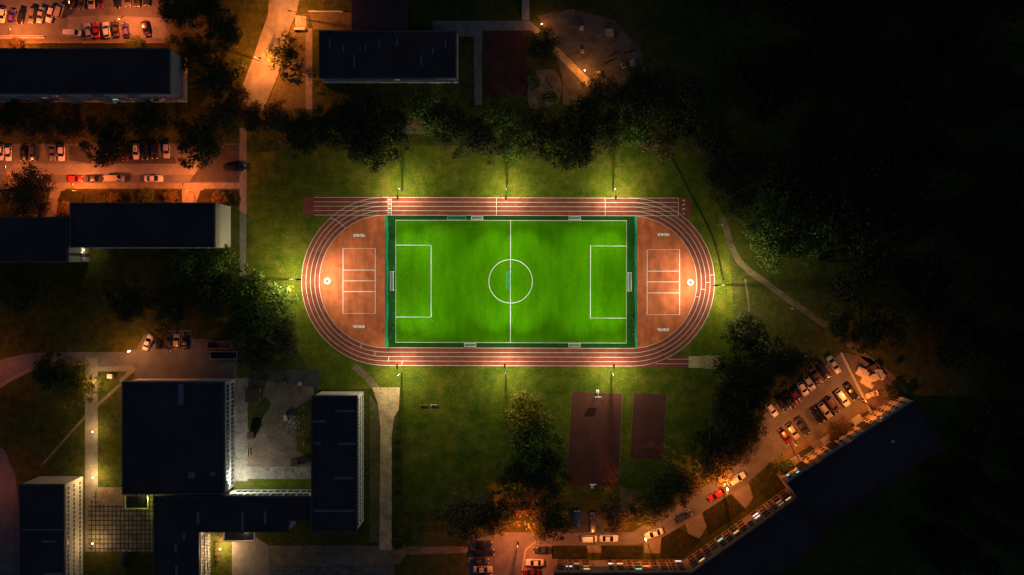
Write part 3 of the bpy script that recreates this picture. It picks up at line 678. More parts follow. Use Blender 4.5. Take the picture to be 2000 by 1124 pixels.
# south-east slabs
rows5 = (1.9, 4.5, 7.1, 9.7, 12.0)
def lits(n, prob, r):
    d = {}
    for i in range(n):
        for k in range(5):
            if r.random() < prob: d[(i, k)] = r.choice([E_win_d, E_win_d, E_win_y, E_win_w])
    return d
B = Building('apartment_block', 'bent apartment block with glowing windows along the bottom street', 'apartment building')
B.block([(1082, 1120), (1350, 1120), (1558, 973), (1615, 1053), (1400, 1205), (1082, 1205)], 13.6, M_brown_wall, 0.10, capm=M_roof)
W1 = ((1082, 1120), (1350, 1120)); W2 = ((1350, 1120), (1558, 973))
l1 = {(1, 2): E_win_w, (3, 3): E_win_y, (3, 2): E_win_d, (6, 1): E_win_w, (7, 1): E_win_y, (9, 3): E_win_c, (10, 2): E_win_d, (6, 4): E_win_d, (14, 0): E_win_w, (2, 1): E_win_d, (11, 4): E_win_d}
LF = mat('loggia_frame', (0.13, 0.09, 0.065), 0.9, 0.1, 1)
B.facade(*W1, 15, rows5[:4], 1.75, 1.25, 1, 1, 0.02, 0.98, lit=l1, frame=LF, skip={(5, k) for k in range(5)} | {(4, k) for k in range(5)})
l2 = {(4, 1): E_win_c, (6, 2): E_win_y, (9, 1): E_win_w, (9, 2): E_win_w, (12, 2): E_win_d, (12, 3): E_win_d, (13, 3): E_win_y, (1, 3): E_win_y}
B.facade(*W2, 14, rows5[:4], 1.75, 1.25, 1, 1, 0.02, 0.98, lit=l2, frame=LF, skip={(3, 3), (8, 0), (8, 1)})
for u0, u1 in ((0.0, 0.26), (0.36, 0.62), (0.70, 1.0)): B.slab(*W1, 13.0, 0.9, 0.12, 'eaves_slab', M_brown_wall, u0, u1, 0)
for u in (0.11, 0.20, 0.45, 0.55, 0.78, 0.88): B.panel(*W1, u-.006, u+.006, 0.3, 12.4, 'pilaster', M_brown_wall, 0.4)
for u in (0.16, 0.30, 0.50, 0.62, 0.80): B.panel(*W2, u-.006, u+.006, 0.3, 12.4, 'pilaster', M_brown_wall, 0.4)
for W_, us in ((W1, (0.31, 0.66)), (W2, (0.4, 0.72))):
    for u in us: B.slab(*W_, 2.9, 1.8, 0.2, 'entrance_canopy', M_stone, u-.03, u+.03, 0)
B = Building('apartment_block', 'straight apartment block lit orange beside the angled car park', 'apartment building')
B.block([(1538, 944), (1786, 783), (1846, 872), (1598, 1033)], 13.4, mat('ochre_panel_wall', (0.40, 0.29, 0.19), 0.9, 0.15, 0.4, fine=0.08), 0.10, capm=M_roof)
W3 = ((1538, 944), (1786, 783))
l3 = {(1, 3): E_win_c, (0, 2): E_win_c, (12, 3): E_win_d, (1, 2): E_win_d}
B.facade(*W3, 16, rows5, 0.95, 1.5, 1, 1, 0.015, 0.985, lit=l3, frame=LF, skip={(2, k) for k in range(5)} | {(10, k) for k in range(5)} | {(6, k) for k in range(5)})
for u in (0.16, 0.41, 0.66): B.panel(*W3, u-.032, u+.032, 0.3, 12.6, 'stairwell_shade_panel', M_dark, 0.05); B.slab(*W3, 2.9, 2.2, 0.2, 'entrance_canopy', M_stone, u-.035, u+.035, 0)  # flat dark panels paint in the shade of the stairwell recesses
for u in (0.035, 0.29, 0.54, 0.79): B.slab(*W3, 13.0, 0.7, 0.12, 'eaves_slab', M_plaster, u-.02, u+.19, 0)
B.strip(1740, 860, 1745, 864, 'vent_box', M_metal, 0.8)

# small outbuildings
def shed(px, py, wx, wy, h, label, name='shed', rz=0.0, roofm=None):
    x, y = P(px, py, h); t = thing(name, label, 'shed', (x, y, 0), rz)
    MB().box((0, 0, h/2-.1), (wx-.3, wy-.3, h-.2)).build('wall', M_wood, t)
    b = MB(); b.prism([(-wx/2, -wy/2), (wx/2, -wy/2), (wx/2, wy/2), (-wx/2, wy/2)], h-.2, h-.05, True); b.build('roof', roofm or M_roof, t)
    MB().box((wx/2-.14, 0, 1.0), (0.06, min(0.9, wy*.5), 1.9)).build('door', M_dark, t); return t
shed(492, 772.5, 3.9, 3.9, 2.6, 'square black-roofed shed near the hall side of the courtyard', 'shed')
shed(489, 851, 1.9, 1.9, 2.0, 'small dark playhouse on the courtyard edge by the paved walk', 'playhouse', 0.1)
shed(574.5, 904.5, 2.1, 2.1, 2.0, 'small dark playhouse in the courtyard corner by the east wing', 'playhouse', 0.0)
shed(740, 26, 15, 9, 4.0, 'dark flat block at the top edge behind the kindergarten', 'dark_block')  # dark block set over the dark square at the top edge

# ================================================================== TREES
def crown_mesh(seed, n, leaf, blobs, flat=0.75, holes=0.2):
    r = random.Random(seed); b = MB(); cs = []
    for i in range(blobs):
        t = 2*math.pi*i/blobs+r.uniform(-.5, .5); d = math.sqrt(r.random())*0.72; cs.append((d*math.cos(t), d*math.sin(t), 1.2+r.uniform(-.42, .42)*flat*(1.15-d), r.uniform(.24, .44)))
    cs.append((0, 0, 1.45, .4)); cs.append((0.1, -.1, 1.05, .5))
    for i in range(6):
        t = r.uniform(0, 6.28); cs.append((0.86*math.cos(t), 0.86*math.sin(t), 1.1+r.uniform(-.3, .2), r.uniform(.12, .2)))
    ws = [c[3]**2 for c in cs]
    for i in range(n):
        c = r.choices(cs, ws)[0]
        v = Vector((r.gauss(0, 1), r.gauss(0, 1), r.gauss(0, 1))).normalized()*(c[3]*(r.random()**.45))
        p = Vector(c[:3])+Vector((v.x, v.y, v.z*.85)); s = leaf*r.uniform(.55, 1.35)
        nrm = (v.normalized()+Vector((r.uniform(-1, 1), r.uniform(-1, 1), r.uniform(-.2, 1.0)))*.9).normalized()
        u = nrm.orthogonal().normalized(); u.rotate(Matrix.Rotation(r.uniform(0, 6.28), 3, nrm)); w_ = nrm.cross(u)
        q = [p+u*s, p+w_*s*.55+u*s*.1+nrm*s*.15, p-u*s*.9, p-w_*s*.55-u*s*.1+nrm*s*.1]
        b.face([tuple(x) for x in q])
    return b.mesh('crown'), cs
def trunk_mesh(seed, cs):
    r = random.Random(seed); b = MB(); b.tube((0, 0, 0), (0.01, 0.01, 0.35), 0.055, 0.045, 8); b.tube((0.01, 0.01, 0.35), (0.0, 0.02, 0.75), 0.045, 0.036, 8); b.tube((0, 0.02, 0.75), (0.02, 0, 1.45), 0.036, 0.012, 6)
    for c in cs[:10]:
        z = r.uniform(.5, .85); m = (c[0]*.45, c[1]*.45, z+(c[2]-z)*.6); b.tube((0, 0.01, z), m, 0.024, 0.016, 5); b.tube(m, c[:3], 0.016, 0.005, 5)
        b.tube(m, (c[0]*.9+r.uniform(-.2, .2), c[1]*.9+r.uniform(-.2, .2), c[2]+r.uniform(0, .2)), 0.010, 0.003, 4)
    return b.mesh('trunk', True)
VAR = []
for sd, n, lf, bl in ((1, 4300, .050, 18), (2, 3900, .052, 15), (3, 4600, .048, 21), (4, 3400, .054, 13), (5, 1500, .066, 11)):
    cm, cs = crown_mesh(sd, n, lf, bl); tm = trunk_mesh(sd, cs); tm.materials.append(M_bark); cm.materials.append(M_bark); VAR.append((cm, tm))
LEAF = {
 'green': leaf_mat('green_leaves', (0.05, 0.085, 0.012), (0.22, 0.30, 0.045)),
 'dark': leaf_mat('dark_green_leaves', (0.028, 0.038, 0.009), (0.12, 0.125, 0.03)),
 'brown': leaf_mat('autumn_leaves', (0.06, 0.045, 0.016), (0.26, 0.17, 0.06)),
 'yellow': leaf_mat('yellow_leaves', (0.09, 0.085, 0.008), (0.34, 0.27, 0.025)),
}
trng = random.Random(77)
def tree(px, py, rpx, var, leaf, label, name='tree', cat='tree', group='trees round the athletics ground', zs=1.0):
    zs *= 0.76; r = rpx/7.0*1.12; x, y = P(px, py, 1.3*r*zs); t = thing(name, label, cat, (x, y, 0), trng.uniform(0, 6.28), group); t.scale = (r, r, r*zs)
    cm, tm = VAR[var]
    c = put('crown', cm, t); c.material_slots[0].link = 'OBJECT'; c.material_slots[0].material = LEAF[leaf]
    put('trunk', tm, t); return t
T = tree
# north-west
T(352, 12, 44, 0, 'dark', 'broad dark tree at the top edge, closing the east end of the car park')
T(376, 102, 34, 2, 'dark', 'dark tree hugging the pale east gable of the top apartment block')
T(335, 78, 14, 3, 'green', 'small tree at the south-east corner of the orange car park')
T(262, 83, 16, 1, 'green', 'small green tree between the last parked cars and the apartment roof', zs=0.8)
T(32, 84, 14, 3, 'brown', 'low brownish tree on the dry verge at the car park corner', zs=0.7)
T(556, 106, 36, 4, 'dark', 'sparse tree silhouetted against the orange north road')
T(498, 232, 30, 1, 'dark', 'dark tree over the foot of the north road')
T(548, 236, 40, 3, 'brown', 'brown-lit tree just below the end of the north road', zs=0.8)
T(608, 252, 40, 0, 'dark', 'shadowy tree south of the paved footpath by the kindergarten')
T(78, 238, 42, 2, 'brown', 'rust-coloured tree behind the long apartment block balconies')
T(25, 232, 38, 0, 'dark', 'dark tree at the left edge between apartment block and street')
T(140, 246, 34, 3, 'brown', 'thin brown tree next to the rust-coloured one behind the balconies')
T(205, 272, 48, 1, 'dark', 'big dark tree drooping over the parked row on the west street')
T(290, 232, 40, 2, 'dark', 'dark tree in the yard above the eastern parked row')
T(382, 276, 50, 0, 'dark', 'large dark tree spreading over the dark patch of street')
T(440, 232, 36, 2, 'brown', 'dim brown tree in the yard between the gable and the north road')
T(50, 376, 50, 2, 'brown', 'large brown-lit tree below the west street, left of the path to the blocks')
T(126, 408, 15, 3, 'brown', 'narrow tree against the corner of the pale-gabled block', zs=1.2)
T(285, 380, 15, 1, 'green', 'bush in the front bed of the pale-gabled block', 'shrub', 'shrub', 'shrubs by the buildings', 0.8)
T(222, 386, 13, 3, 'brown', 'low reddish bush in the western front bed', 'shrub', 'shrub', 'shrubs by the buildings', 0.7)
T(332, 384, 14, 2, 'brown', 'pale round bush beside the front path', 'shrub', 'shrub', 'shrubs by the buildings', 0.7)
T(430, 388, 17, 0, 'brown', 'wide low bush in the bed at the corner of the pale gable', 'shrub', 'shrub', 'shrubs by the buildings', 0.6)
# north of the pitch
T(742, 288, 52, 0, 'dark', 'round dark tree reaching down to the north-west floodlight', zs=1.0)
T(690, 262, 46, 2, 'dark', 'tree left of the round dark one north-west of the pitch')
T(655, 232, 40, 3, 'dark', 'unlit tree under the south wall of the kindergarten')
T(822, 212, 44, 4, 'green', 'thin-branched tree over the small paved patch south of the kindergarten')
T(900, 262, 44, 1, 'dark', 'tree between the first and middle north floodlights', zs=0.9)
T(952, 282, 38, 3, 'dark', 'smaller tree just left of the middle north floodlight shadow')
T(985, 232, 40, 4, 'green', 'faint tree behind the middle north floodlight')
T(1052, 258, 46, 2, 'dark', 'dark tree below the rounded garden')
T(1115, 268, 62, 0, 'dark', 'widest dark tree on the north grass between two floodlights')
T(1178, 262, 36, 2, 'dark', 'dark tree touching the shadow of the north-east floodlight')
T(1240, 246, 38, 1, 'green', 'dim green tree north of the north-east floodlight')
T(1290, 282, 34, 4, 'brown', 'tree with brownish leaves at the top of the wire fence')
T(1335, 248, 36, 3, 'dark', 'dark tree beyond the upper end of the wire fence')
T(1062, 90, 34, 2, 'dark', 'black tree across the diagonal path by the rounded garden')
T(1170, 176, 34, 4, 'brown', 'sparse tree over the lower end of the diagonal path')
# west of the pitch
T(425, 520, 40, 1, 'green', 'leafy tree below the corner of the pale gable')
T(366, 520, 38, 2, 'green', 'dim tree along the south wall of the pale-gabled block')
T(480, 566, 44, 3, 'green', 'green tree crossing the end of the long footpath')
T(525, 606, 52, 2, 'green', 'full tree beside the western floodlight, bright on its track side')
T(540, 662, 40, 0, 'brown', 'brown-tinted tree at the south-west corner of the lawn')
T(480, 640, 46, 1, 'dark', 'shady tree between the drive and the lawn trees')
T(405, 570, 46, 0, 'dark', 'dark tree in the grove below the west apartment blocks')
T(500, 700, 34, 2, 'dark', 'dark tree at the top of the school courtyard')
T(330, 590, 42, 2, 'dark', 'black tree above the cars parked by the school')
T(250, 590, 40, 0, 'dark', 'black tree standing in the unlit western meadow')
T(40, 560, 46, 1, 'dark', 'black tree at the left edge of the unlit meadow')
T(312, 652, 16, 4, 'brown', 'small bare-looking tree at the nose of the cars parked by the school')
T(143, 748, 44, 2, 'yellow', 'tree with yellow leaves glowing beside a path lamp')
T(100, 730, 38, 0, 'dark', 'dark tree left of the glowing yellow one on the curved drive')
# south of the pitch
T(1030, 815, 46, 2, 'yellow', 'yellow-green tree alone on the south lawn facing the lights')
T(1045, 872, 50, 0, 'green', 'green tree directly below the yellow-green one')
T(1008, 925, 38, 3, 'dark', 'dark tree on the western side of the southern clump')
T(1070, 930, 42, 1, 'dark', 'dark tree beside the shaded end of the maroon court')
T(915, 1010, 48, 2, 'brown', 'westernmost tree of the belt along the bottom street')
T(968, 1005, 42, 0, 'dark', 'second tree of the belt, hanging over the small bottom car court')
T(1018, 985, 40, 4, 'brown', 'thin orange-lit tree in the gap above the bottom car court')
T(1075, 1015, 44, 2, 'dark', 'dense tree right of the gap above the bottom car court')
T(1200, 1008, 36, 3, 'brown', 'orange-flecked tree over the white van on the street')
T(1235, 1006, 22, 0, 'dark', 'small dark tree squeezed beside the bare soil patch')
T(1270, 994, 36, 2, 'dark', 'round dark tree at the bend of the bottom street')
T(1310, 956, 42, 1, 'dark', 'dark tree above the long dark car on the sloping street')
T(1350, 944, 28, 3, 'brown', 'tree lit from beneath next to the red car')
T(1390, 906, 42, 4, 'brown', 'loose orange-lit tree above the white car on the sloping street')
T(1430, 874, 42, 2, 'brown', 'tall tree leaning over the street beside the angled car park')
T(1460, 834, 38, 0, 'dark', 'dark tree at the mouth of the angled car park')
T(1440, 800, 48, 1, 'dark', 'dark tree east of the smaller maroon court')
T(1446, 735, 50, 2, 'dark', 'large dark tree beyond the end of the sand pit')
T(1455, 655, 42, 0, 'dark', 'uppermost tree of the clump beside the sand pit, edged in green light')
T(1500, 700, 44, 3, 'dark', 'dark tree on the slope above the angled car park')
T(1390, 860, 40, 3, 'dark', 'unlit tree below the smaller maroon court')
T(1640, 842, 24, 1, 'brown', 'tree in front of the ochre apartment wall')
T(1535, 915, 26, 3, 'green', 'bushy tree by the cyan lit window of the ochre block')
T(1585, 905, 18, 2, 'green', 'small round tree by an entrance of the ochre block')
# east
T(1500, 425, 48, 1, 'green', 'tree west of the dark wood, where the dirt trail begins')
T(1556, 420, 46, 0, 'dark', 'tree on the upper side of the dark wood')
T(1512, 485, 40, 2, 'green', 'bright green tree on the inside of the trail bend')
T(1565, 480, 38, 3, 'green', 'tree next to the bright green one on the wood edge')
T(1445, 395, 36, 2, 'dark', 'dark tree at the head of the dirt trail')
T(1408, 345, 44, 3, 'dark', 'dark tree across the ditch from the lane numbers')
T(1398, 270, 44, 0, 'dark', 'black tree at the corner of the northern wood')
T(1745, 655, 34, 4, 'brown', 'reddish tree on the far side of the dirt trail')
T(1742, 765, 18, 3, 'dark', 'low tree at the end gable of the ochre block')
for x, y, r_, lab in ((776, 862, 8, 'small dark conifer on the lawn, upper one of three beside the dirt track'), (776, 960, 9, 'small dark conifer on the lawn, middle one of three beside the dirt track'), (777, 1063, 12, 'small dark conifer at the foot of the dirt track')):
    T(x, y, r_, 0, 'dark', lab, 'conifer', 'conifer', 'small conifers beside the dirt track', 1.3)
for i, (x, y, lab) in enumerate(((423, 1063, 'uppermost round orange shrub of the row below the corridor'), (423, 1074, 'second round orange shrub of the row, next to the lit path lamp'), (423, 1083, 'third round orange shrub of the row below the corridor'), (424, 1092, 'lowest round orange shrub of the row below the corridor'), (432, 1049, 'wide orange shrub in the corner by the corridor canopy'))):
    T(x, y, 4.5 if i < 4 else 8, 1, 'brown', lab, 'shrub', 'shrub', 'shrubs by the buildings', 0.8)

T(1524, 722, 36, 1, 'dark', 'dark tree above the middle of the upper parked row')
T(1565, 706, 26, 2, 'dark', 'dark tree nearest the black estate car in the upper row')
T(1478, 758, 38, 0, 'dark', 'dark tree at the lower end of the upper parked row')
T(430, 60, 42, 0, 'dark', 'added dark tree west of the north road, upper one')  # this and the next three trees added to darken the lit ground
T(425, 145, 44, 2, 'dark', 'added dark tree between the pale top gable and the north road')
T(455, 190, 34, 1, 'brown', 'added brown tree beside the foot of the north road')
T(398, 12, 36, 3, 'dark', 'added dark tree at the top edge beside the broad car park tree')
T(585, 268, 40, 3, 'dark', 'dark tree over the west corner of the lawn')
T(705, 215, 42, 1, 'dark', 'dark tree in the belt beneath the kindergarten, third from the footpath')
T(770, 240, 40, 3, 'dark', 'dark tree behind the round dark one in the belt')
T(865, 235, 40, 2, 'dark', 'dark tree right of the small paved patch')
T(1010, 280, 36, 0, 'green', 'green-edged tree right of the middle north floodlight shadow')
T(1150, 222, 42, 3, 'dark', 'dark tree behind the widest one in the belt')
T(1215, 205, 44, 0, 'dark', 'dark tree south of the dark climbing pad')
T(1285, 205, 46, 2, 'dark', 'dark tree at the bottom end of the slanting fence')
T(1345, 190, 48, 1, 'dark', 'black tree on the rim of the northern wood')
T(1255, 160, 34, 3, 'dark', 'dark tree next to the climbing pad blocks')
T(1460, 340, 42, 2, 'dark', 'dark tree on the wood edge above the dirt trail head')
T(1600, 450, 40, 1, 'green', 'dim tree at the outer edge of the green cluster')
T(1640, 640, 34, 3, 'dark', 'dark tree overhanging the far side of the dirt trail')
T(1690, 655, 34, 0, 'dark', 'dark tree left of the reddish one beyond the trail')
# dark wood on the east side: reads as one mass
def wood(name, poly, n, seed, rmin=3.5, rmax=6.5):
    r = random.Random(seed); W = [G(*p) for p in poly]; b = MB()
    x0, x1 = min(p[0] for p in W), max(p[0] for p in W); y0, y1 = min(p[1] for p in W), max(p[1] for p in W)
    def inside(x, y):
        c = False
        for i in range(len(W)):
            (xa, ya), (xb, yb) = W[i], W[i-1]
            if (ya > y) != (yb > y) and x < (xb-xa)*(y-ya)/(yb-ya)+xa: c = not c
        return c
    k = 0
    while k < n:
        x, y = r.uniform(x0, x1), r.uniform(y0, y1)
        if not inside(x, y): continue
        k += 1; R_ = r.uniform(rmin, rmax); zc = R_*1.35
        b.tube((x, y, 0), (x, y, zc), 0.22, 0.08, 5, False)
        for i in range(210):
            v = Vector((r.gauss(0, 1), r.gauss(0, 1), r.gauss(0, 1))).normalized()*(R_*r.random()**.4); p = Vector((x, y, zc))+Vector((v.x, v.y, v.z*.8)); s = r.uniform(.3, .75)
            u = Vector((r.gauss(0, 1), r.gauss(0, 1), r.gauss(0, 1))).normalized(); w_ = u.orthogonal().normalized()
            b.face([tuple(p+u*s), tuple(p+w_*s*.6), tuple(p-u*s), tuple(p-w_*s*.6)])
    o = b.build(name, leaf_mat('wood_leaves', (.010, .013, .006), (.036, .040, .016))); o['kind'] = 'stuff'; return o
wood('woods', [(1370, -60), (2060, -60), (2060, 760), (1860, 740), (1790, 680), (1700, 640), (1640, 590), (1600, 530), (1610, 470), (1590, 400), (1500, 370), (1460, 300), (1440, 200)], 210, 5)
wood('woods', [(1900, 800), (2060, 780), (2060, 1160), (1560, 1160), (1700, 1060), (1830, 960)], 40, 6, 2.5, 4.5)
# fallen leaves on the grass and the turf
def litter(name, n, seed, boxes, m, smin=.06, smax=.14, z=.09):
    r = random.Random(seed); b = MB()
    for i in range(n):
        q = r.choices(boxes, [b_[4] for b_ in boxes])[0]; x, y = G(r.uniform(q[0], q[2]), r.uniform(q[1], q[3])); s = r.uniform(smin, smax); t = r.uniform(0, 6.28)
        c_, s_ = math.cos(t)*s, math.sin(t)*s
        b.face([(x+c_, y+s_, z), (x-s_*.6, y+c_*.6, z+.02), (x-c_, y-s_, z), (x+s_*.6, y-c_*.6, z+.02)])
    o = b.build(name, m); o['kind'] = 'stuff'; return o
litter('fallen_leaves', 900, 3, [(758, 430, 860, 670, 3), (600, 460, 750, 640, 2), (1225, 620, 1243, 660, .3), (860, 440, 1240, 660, .8)], leaf_mat('dry_leaf', (0.12, 0.10, 0.03), (0.35, 0.32, 0.12), 0.1))
litter('fallen_leaves', 3200, 8, [(520, 300, 760, 385, 2), (790, 300, 1380, 384, 4), (540, 440, 590, 700, 1), (620, 715, 1200, 800, 3), (1200, 720, 1400, 760, 1), (1400, 480, 1460, 620, 1), (712, 790, 742, 1060, 1), (780, 850, 860, 1060, .6)], leaf_mat('dry_leaf_pale', (0.16, 0.14, 0.05), (0.42, 0.40, 0.20), 0.1), .05, .12, .05)
litter('rubble', 160, 12, [(545, 795, 600, 850, 1), (560, 812, 585, 838, 1.5)], M_cream, .06, .22, .06)
# ================================================================== CARS
PAINT = {}
def paint(c):
    cols = dict(white=(0.70, 0.68, 0.64), silver=(0.42, 0.42, 0.42), grey=(0.16, 0.16, 0.17), charcoal=(0.05, 0.05, 0.055), black=(0.012, 0.012, 0.014), red=(0.42, 0.018, 0.015), maroon=(0.16, 0.015, 0.02),
                blue=(0.015, 0.045, 0.26), purple=(0.11, 0.05, 0.30), beige=(0.46, 0.39, 0.28), brown=(0.09, 0.055, 0.04), plum=(0.06, 0.02, 0.08))
    return mat('car_paint_'+c, cols[c], 0.32, 0.06, 0.8, metal=0.15 if c in ('silver', 'grey', 'charcoal') else 0.0, spec=0.5, coat=0.6)
CARS = {}
def car_parts(kind):
    if kind in CARS: return CARS[kind]
    L_, W_, Hh = dict(hatch=(4.0, 1.74, 1.50), saloon=(4.6, 1.80, 1.44), estate=(4.7, 1.80, 1.48), suv=(4.6, 1.88, 1.70), van=(5.1, 1.95, 1.95))[kind]
    hood, boot = dict(hatch=(.30, .03), saloon=(.29, .17), estate=(.29, .03), suv=(.27, .03), van=(.17, .02))[kind]      # shares of the length
    belt = dict(hatch=.92, saloon=.90, estate=.92, suv=1.05, van=1.15)[kind]
    b = MB(); ns = 15; prof = []
    for i in range(ns):
        u = i/(ns-1); x = -L_/2+L_*u; e = abs(2*u-1)
        wv = W_/2*(1-.16*e**5-.04*(e > .99)); zt = belt
        if u > 1-hood: zt = belt-.04-(u-(1-hood))/hood*(.22 if kind != 'van' else .30)
        if u < boot: zt = belt-.02-(boot-u)/boot*.06 if boot > .1 else belt
        zb = .24+.14*max(0, e-.8)/.2
        if u in (0, 1): zt -= .10
        prof.append([(x, -wv*.94, zb), (x, -wv, zb+.22), (x, -wv, zt-.20), (x, -wv*.90, zt-.03), (x, -wv*.5, zt+.015), (x, 0, zt+.03), (x, wv*.5, zt+.015), (x, wv*.90, zt-.03), (x, wv, zt-.20), (x, wv, zb+.22), (x, wv*.94, zb)])
    k = len(prof[0])
    for p in prof: b.v += p
    for i in range(ns-1):
        for j in range(k-1): b.f.append([i*k+j, (i+1)*k+j, (i+1)*k+j+1, i*k+j+1])
        b.f.append([i*k+k-1, (i+1)*k+k-1, (i+1)*k, i*k])
    b.f.append(list(range(k))); b.f.append([(ns-1)*k+j for j in reversed(range(k))])
    # cabin key points along x : rear base, rear roof, front roof, front base
    rake_f, rake_r = dict(hatch=(.70, .38), saloon=(.75, .62), estate=(.75, .35), suv=(.62, .30), van=(.62, .12))[kind]
    xr0 = -L_/2+boot*L_+.10; xr1 = xr0+rake_r; xf0 = L_/2-hood*L_+.02; xf1 = xf0-rake_f
    wb, wr = W_/2*.90, W_/2*.70 if kind != 'van' else W_/2*.80
    n = len(b.v); nx, ny = 7, 7                                     # domed roof
    for i in range(nx):
        u = i/(nx-1); x = xr1+(xf1-xr1)*u
        for j in range(ny):
            v = 2*j/(ny-1)-1; b.v.append((x, v*wr*(1-.05*(2*u-1)**2), Hh-.05*v*v-.04*(2*u-1)**2))
    for i in range(nx-1):
        for j in range(ny-1): b.f.append([n+i*ny+j, n+(i+1)*ny+j, n+(i+1)*ny+j+1, n+i*ny+j+1])
    zr = Hh-.10
    for s in (-1, 1):                                               # pillars
        for xa, xb in ((xf0-.05, xf1), (xr0+.03, xr1), ((xf0+xr0)/2-.1, (xf1+xr1)/2-.1)): b.tube((xa, s*wb*.97, belt-.04), (xb, s*wr*.97, zr), .05, .04, 5)
    ms = {}
    ms['body'] = b.mesh('body', True)
    def pane(a, c, d, e, bulge, m=4):
        g = MB(); a, c, d, e = map(Vector, (a, c, d, e))
        for i in range(m+1):
            for j in range(m+1):
                u, v = i/m, j/m; p = (a*(1-u)+c*u)*(1-v)+(e*(1-u)+d*u)*v; f = 1-(2*u-1)**2; g.v.append((p.x+bulge[0]*f, p.y, p.z+bulge[1]*f))
        for i in range(m):
            for j in range(m): q = i*(m+1)+j; g.f.append([q, q+m+1, q+m+2, q+1])
        return g
    ms['windscreen'] = pane((xf0, -wb*.94, belt+.0), (xf0, wb*.94, belt+.0), (xf1, wr*.95, zr+.03), (xf1, -wr*.95, zr+.03), (.10, .03)).mesh('windscreen', True)
    ms['rear_window'] = pane((xr0-.02, wb*.92, belt), (xr0-.02, -wb*.92, belt), (xr1, -wr*.94, zr+.03), (xr1, wr*.94, zr+.03), (-.06, .02)).mesh('rear_window', True)
    g = [pane((xr0+.02, s*wb*.97, belt-.03), (xf0-.04, s*wb*.97, belt-.03), (xf1-.02, s*wr*.97, zr), (xr1+.02, s*wr*.97, zr), (0, 0), 1).mesh('side_window') for s in (-1, 1)]
    ms['side_window'] = g[0]; ms['side_window2'] = g[1]
    wx = MB(); wx.tube((0, -.10, 0), (0, .10, 0), .32, .32, 14); ms['wheel'] = wx.mesh('wheel', True)
    ms['headlight'] = MB().ball((0, 0, 0), .19, 8, 6, .45).mesh('headlight', True)
    ms['tail_light'] = MB().box((0, 0, 0), (.10, .30, .22)).mesh('tail_light')
    ms['mirror'] = MB().ball((0, 0, 0), .10, 6, 5, .8).mesh('mirror', True)
    for kx, mm in (('windscreen', M_glass), ('rear_window', M_glass), ('side_window', M_glass), ('side_window2', M_glass), ('wheel', M_tyre), ('headlight', M_head), ('tail_light', M_tail), ('body', M_dark), ('mirror', M_dark)): ms[kx].materials.append(mm)
    lay = [('body', 'body', (0, 0, 0)), ('windscreen', 'windscreen', (0, 0, 0)), ('rear_window', 'rear_window', (0, 0, 0)), ('side_window', 'side_window', (0, 0, 0)), ('side_window', 'side_window2', (0, 0, 0))]
    for sx in (-1, 1):
        for sy in (-1, 1): lay.append(('wheel', 'wheel', (sx*L_*.30, sy*(W_/2-.12), .32)))
    for sy in (-1, 1):
        lay.append(('headlight', 'headlight', (L_/2-.16, sy*W_*.34, belt-.32))); lay.append(('tail_light', 'tail_light', (-L_/2+.05, sy*W_*.36, belt-.22))); lay.append(('mirror', 'mirror', (xf0-.25, sy*(W_/2+.06), belt+.03)))
    CARS[kind] = (ms, lay, L_); return CARS[kind]
def car(px, py, head, length, kind, col, label, group, name='parked_car', z=0.03):
    ms, lay, L_ = car_parts(kind); x, y = P(px, py, 0.8)
    t = thing(name, label, 'van' if kind == 'van' else 'car', (x, y, z), R(head), group); s = length/7.0/L_; t.scale = (s, min(max(s, .94), 1.1), 1)
    for nm, key, loc in lay:
        o = put(nm, ms[key], t, loc)
        if key in ('body', 'mirror'): o.material_slots[0].link = 'OBJECT'; o.material_slots[0].material = paint(col)
    return t
g = 'cars parked in the north-west car park'
car(139, 1, 250, 31, 'hatch', 'charcoal', 'dark hatchback cut off by the top edge, next above the beige van', g)
car(159, 4, 262, 32, 'saloon', 'brown', 'dark brown saloon cut off by the top edge, second from the beige van', g)
car(178, 2, 268, 31, 'hatch', 'silver', 'silver hatchback cut off by the top edge, in the left group of the top row', g)
car(196, 0, 270, 31, 'saloon', 'maroon', 'maroon saloon ending the left group of the top row', g)
car(229.5, 0, 268, 33, 'estate', 'black', 'black estate car starting the right group of the top row', g)
car(249.5, -2, 270, 31, 'hatch', 'grey', 'grey hatchback, second of the right group in the top row', g)
car(267.5, -1, 270, 31, 'hatch', 'charcoal', 'charcoal hatchback, third of the right group in the top row', g)
car(286, -3, 270, 31, 'hatch', 'black', 'black hatchback under the broad tree at the end of the top row', g)
car(4, 30, 260, 30, 'hatch', 'white', 'white hatchback at the left edge of the slanted row', g)
car(23, 31.5, 78, 28, 'hatch', 'purple', 'violet hatchback in the slanted row', g)
car(41, 31, 257, 32, 'saloon', 'black', 'black saloon right of the violet hatchback', g)
car(62, 30, 258, 33, 'estate', 'grey', 'grey estate car in the middle of the slanted row', g)
car(79, 29.5, 256, 33, 'saloon', 'silver', 'silver saloon in the slanted row beside the grey estate', g)
car(98, 28, 252, 33, 'hatch', 'white', 'white hatchback in the slanted row next to the beige van', g)
car(116, 21.5, 72, 30, 'van', 'beige', 'small beige van at the right end of the slanted row', g)
car(141, 64.5, 0, 35, 'van', 'white', 'white van parked lengthwise beside the pavement', g)
car(172, 59.5, 104, 31, 'hatch', 'silver', 'silver hatchback immediately right of the white van', g)
car(187, 59, 100, 32, 'saloon', 'red', 'bright red car in the lower parked row', g)
car(207, 58.5, 100, 31, 'hatch', 'white', 'white rounded hatchback between the red car and a brown one', g)
car(225.5, 56, 98, 32, 'saloon', 'brown', 'brown saloon in the lower parked row', g)
car(245, 58.5, 99, 28, 'hatch', 'purple', 'small violet car above the little green tree', g)
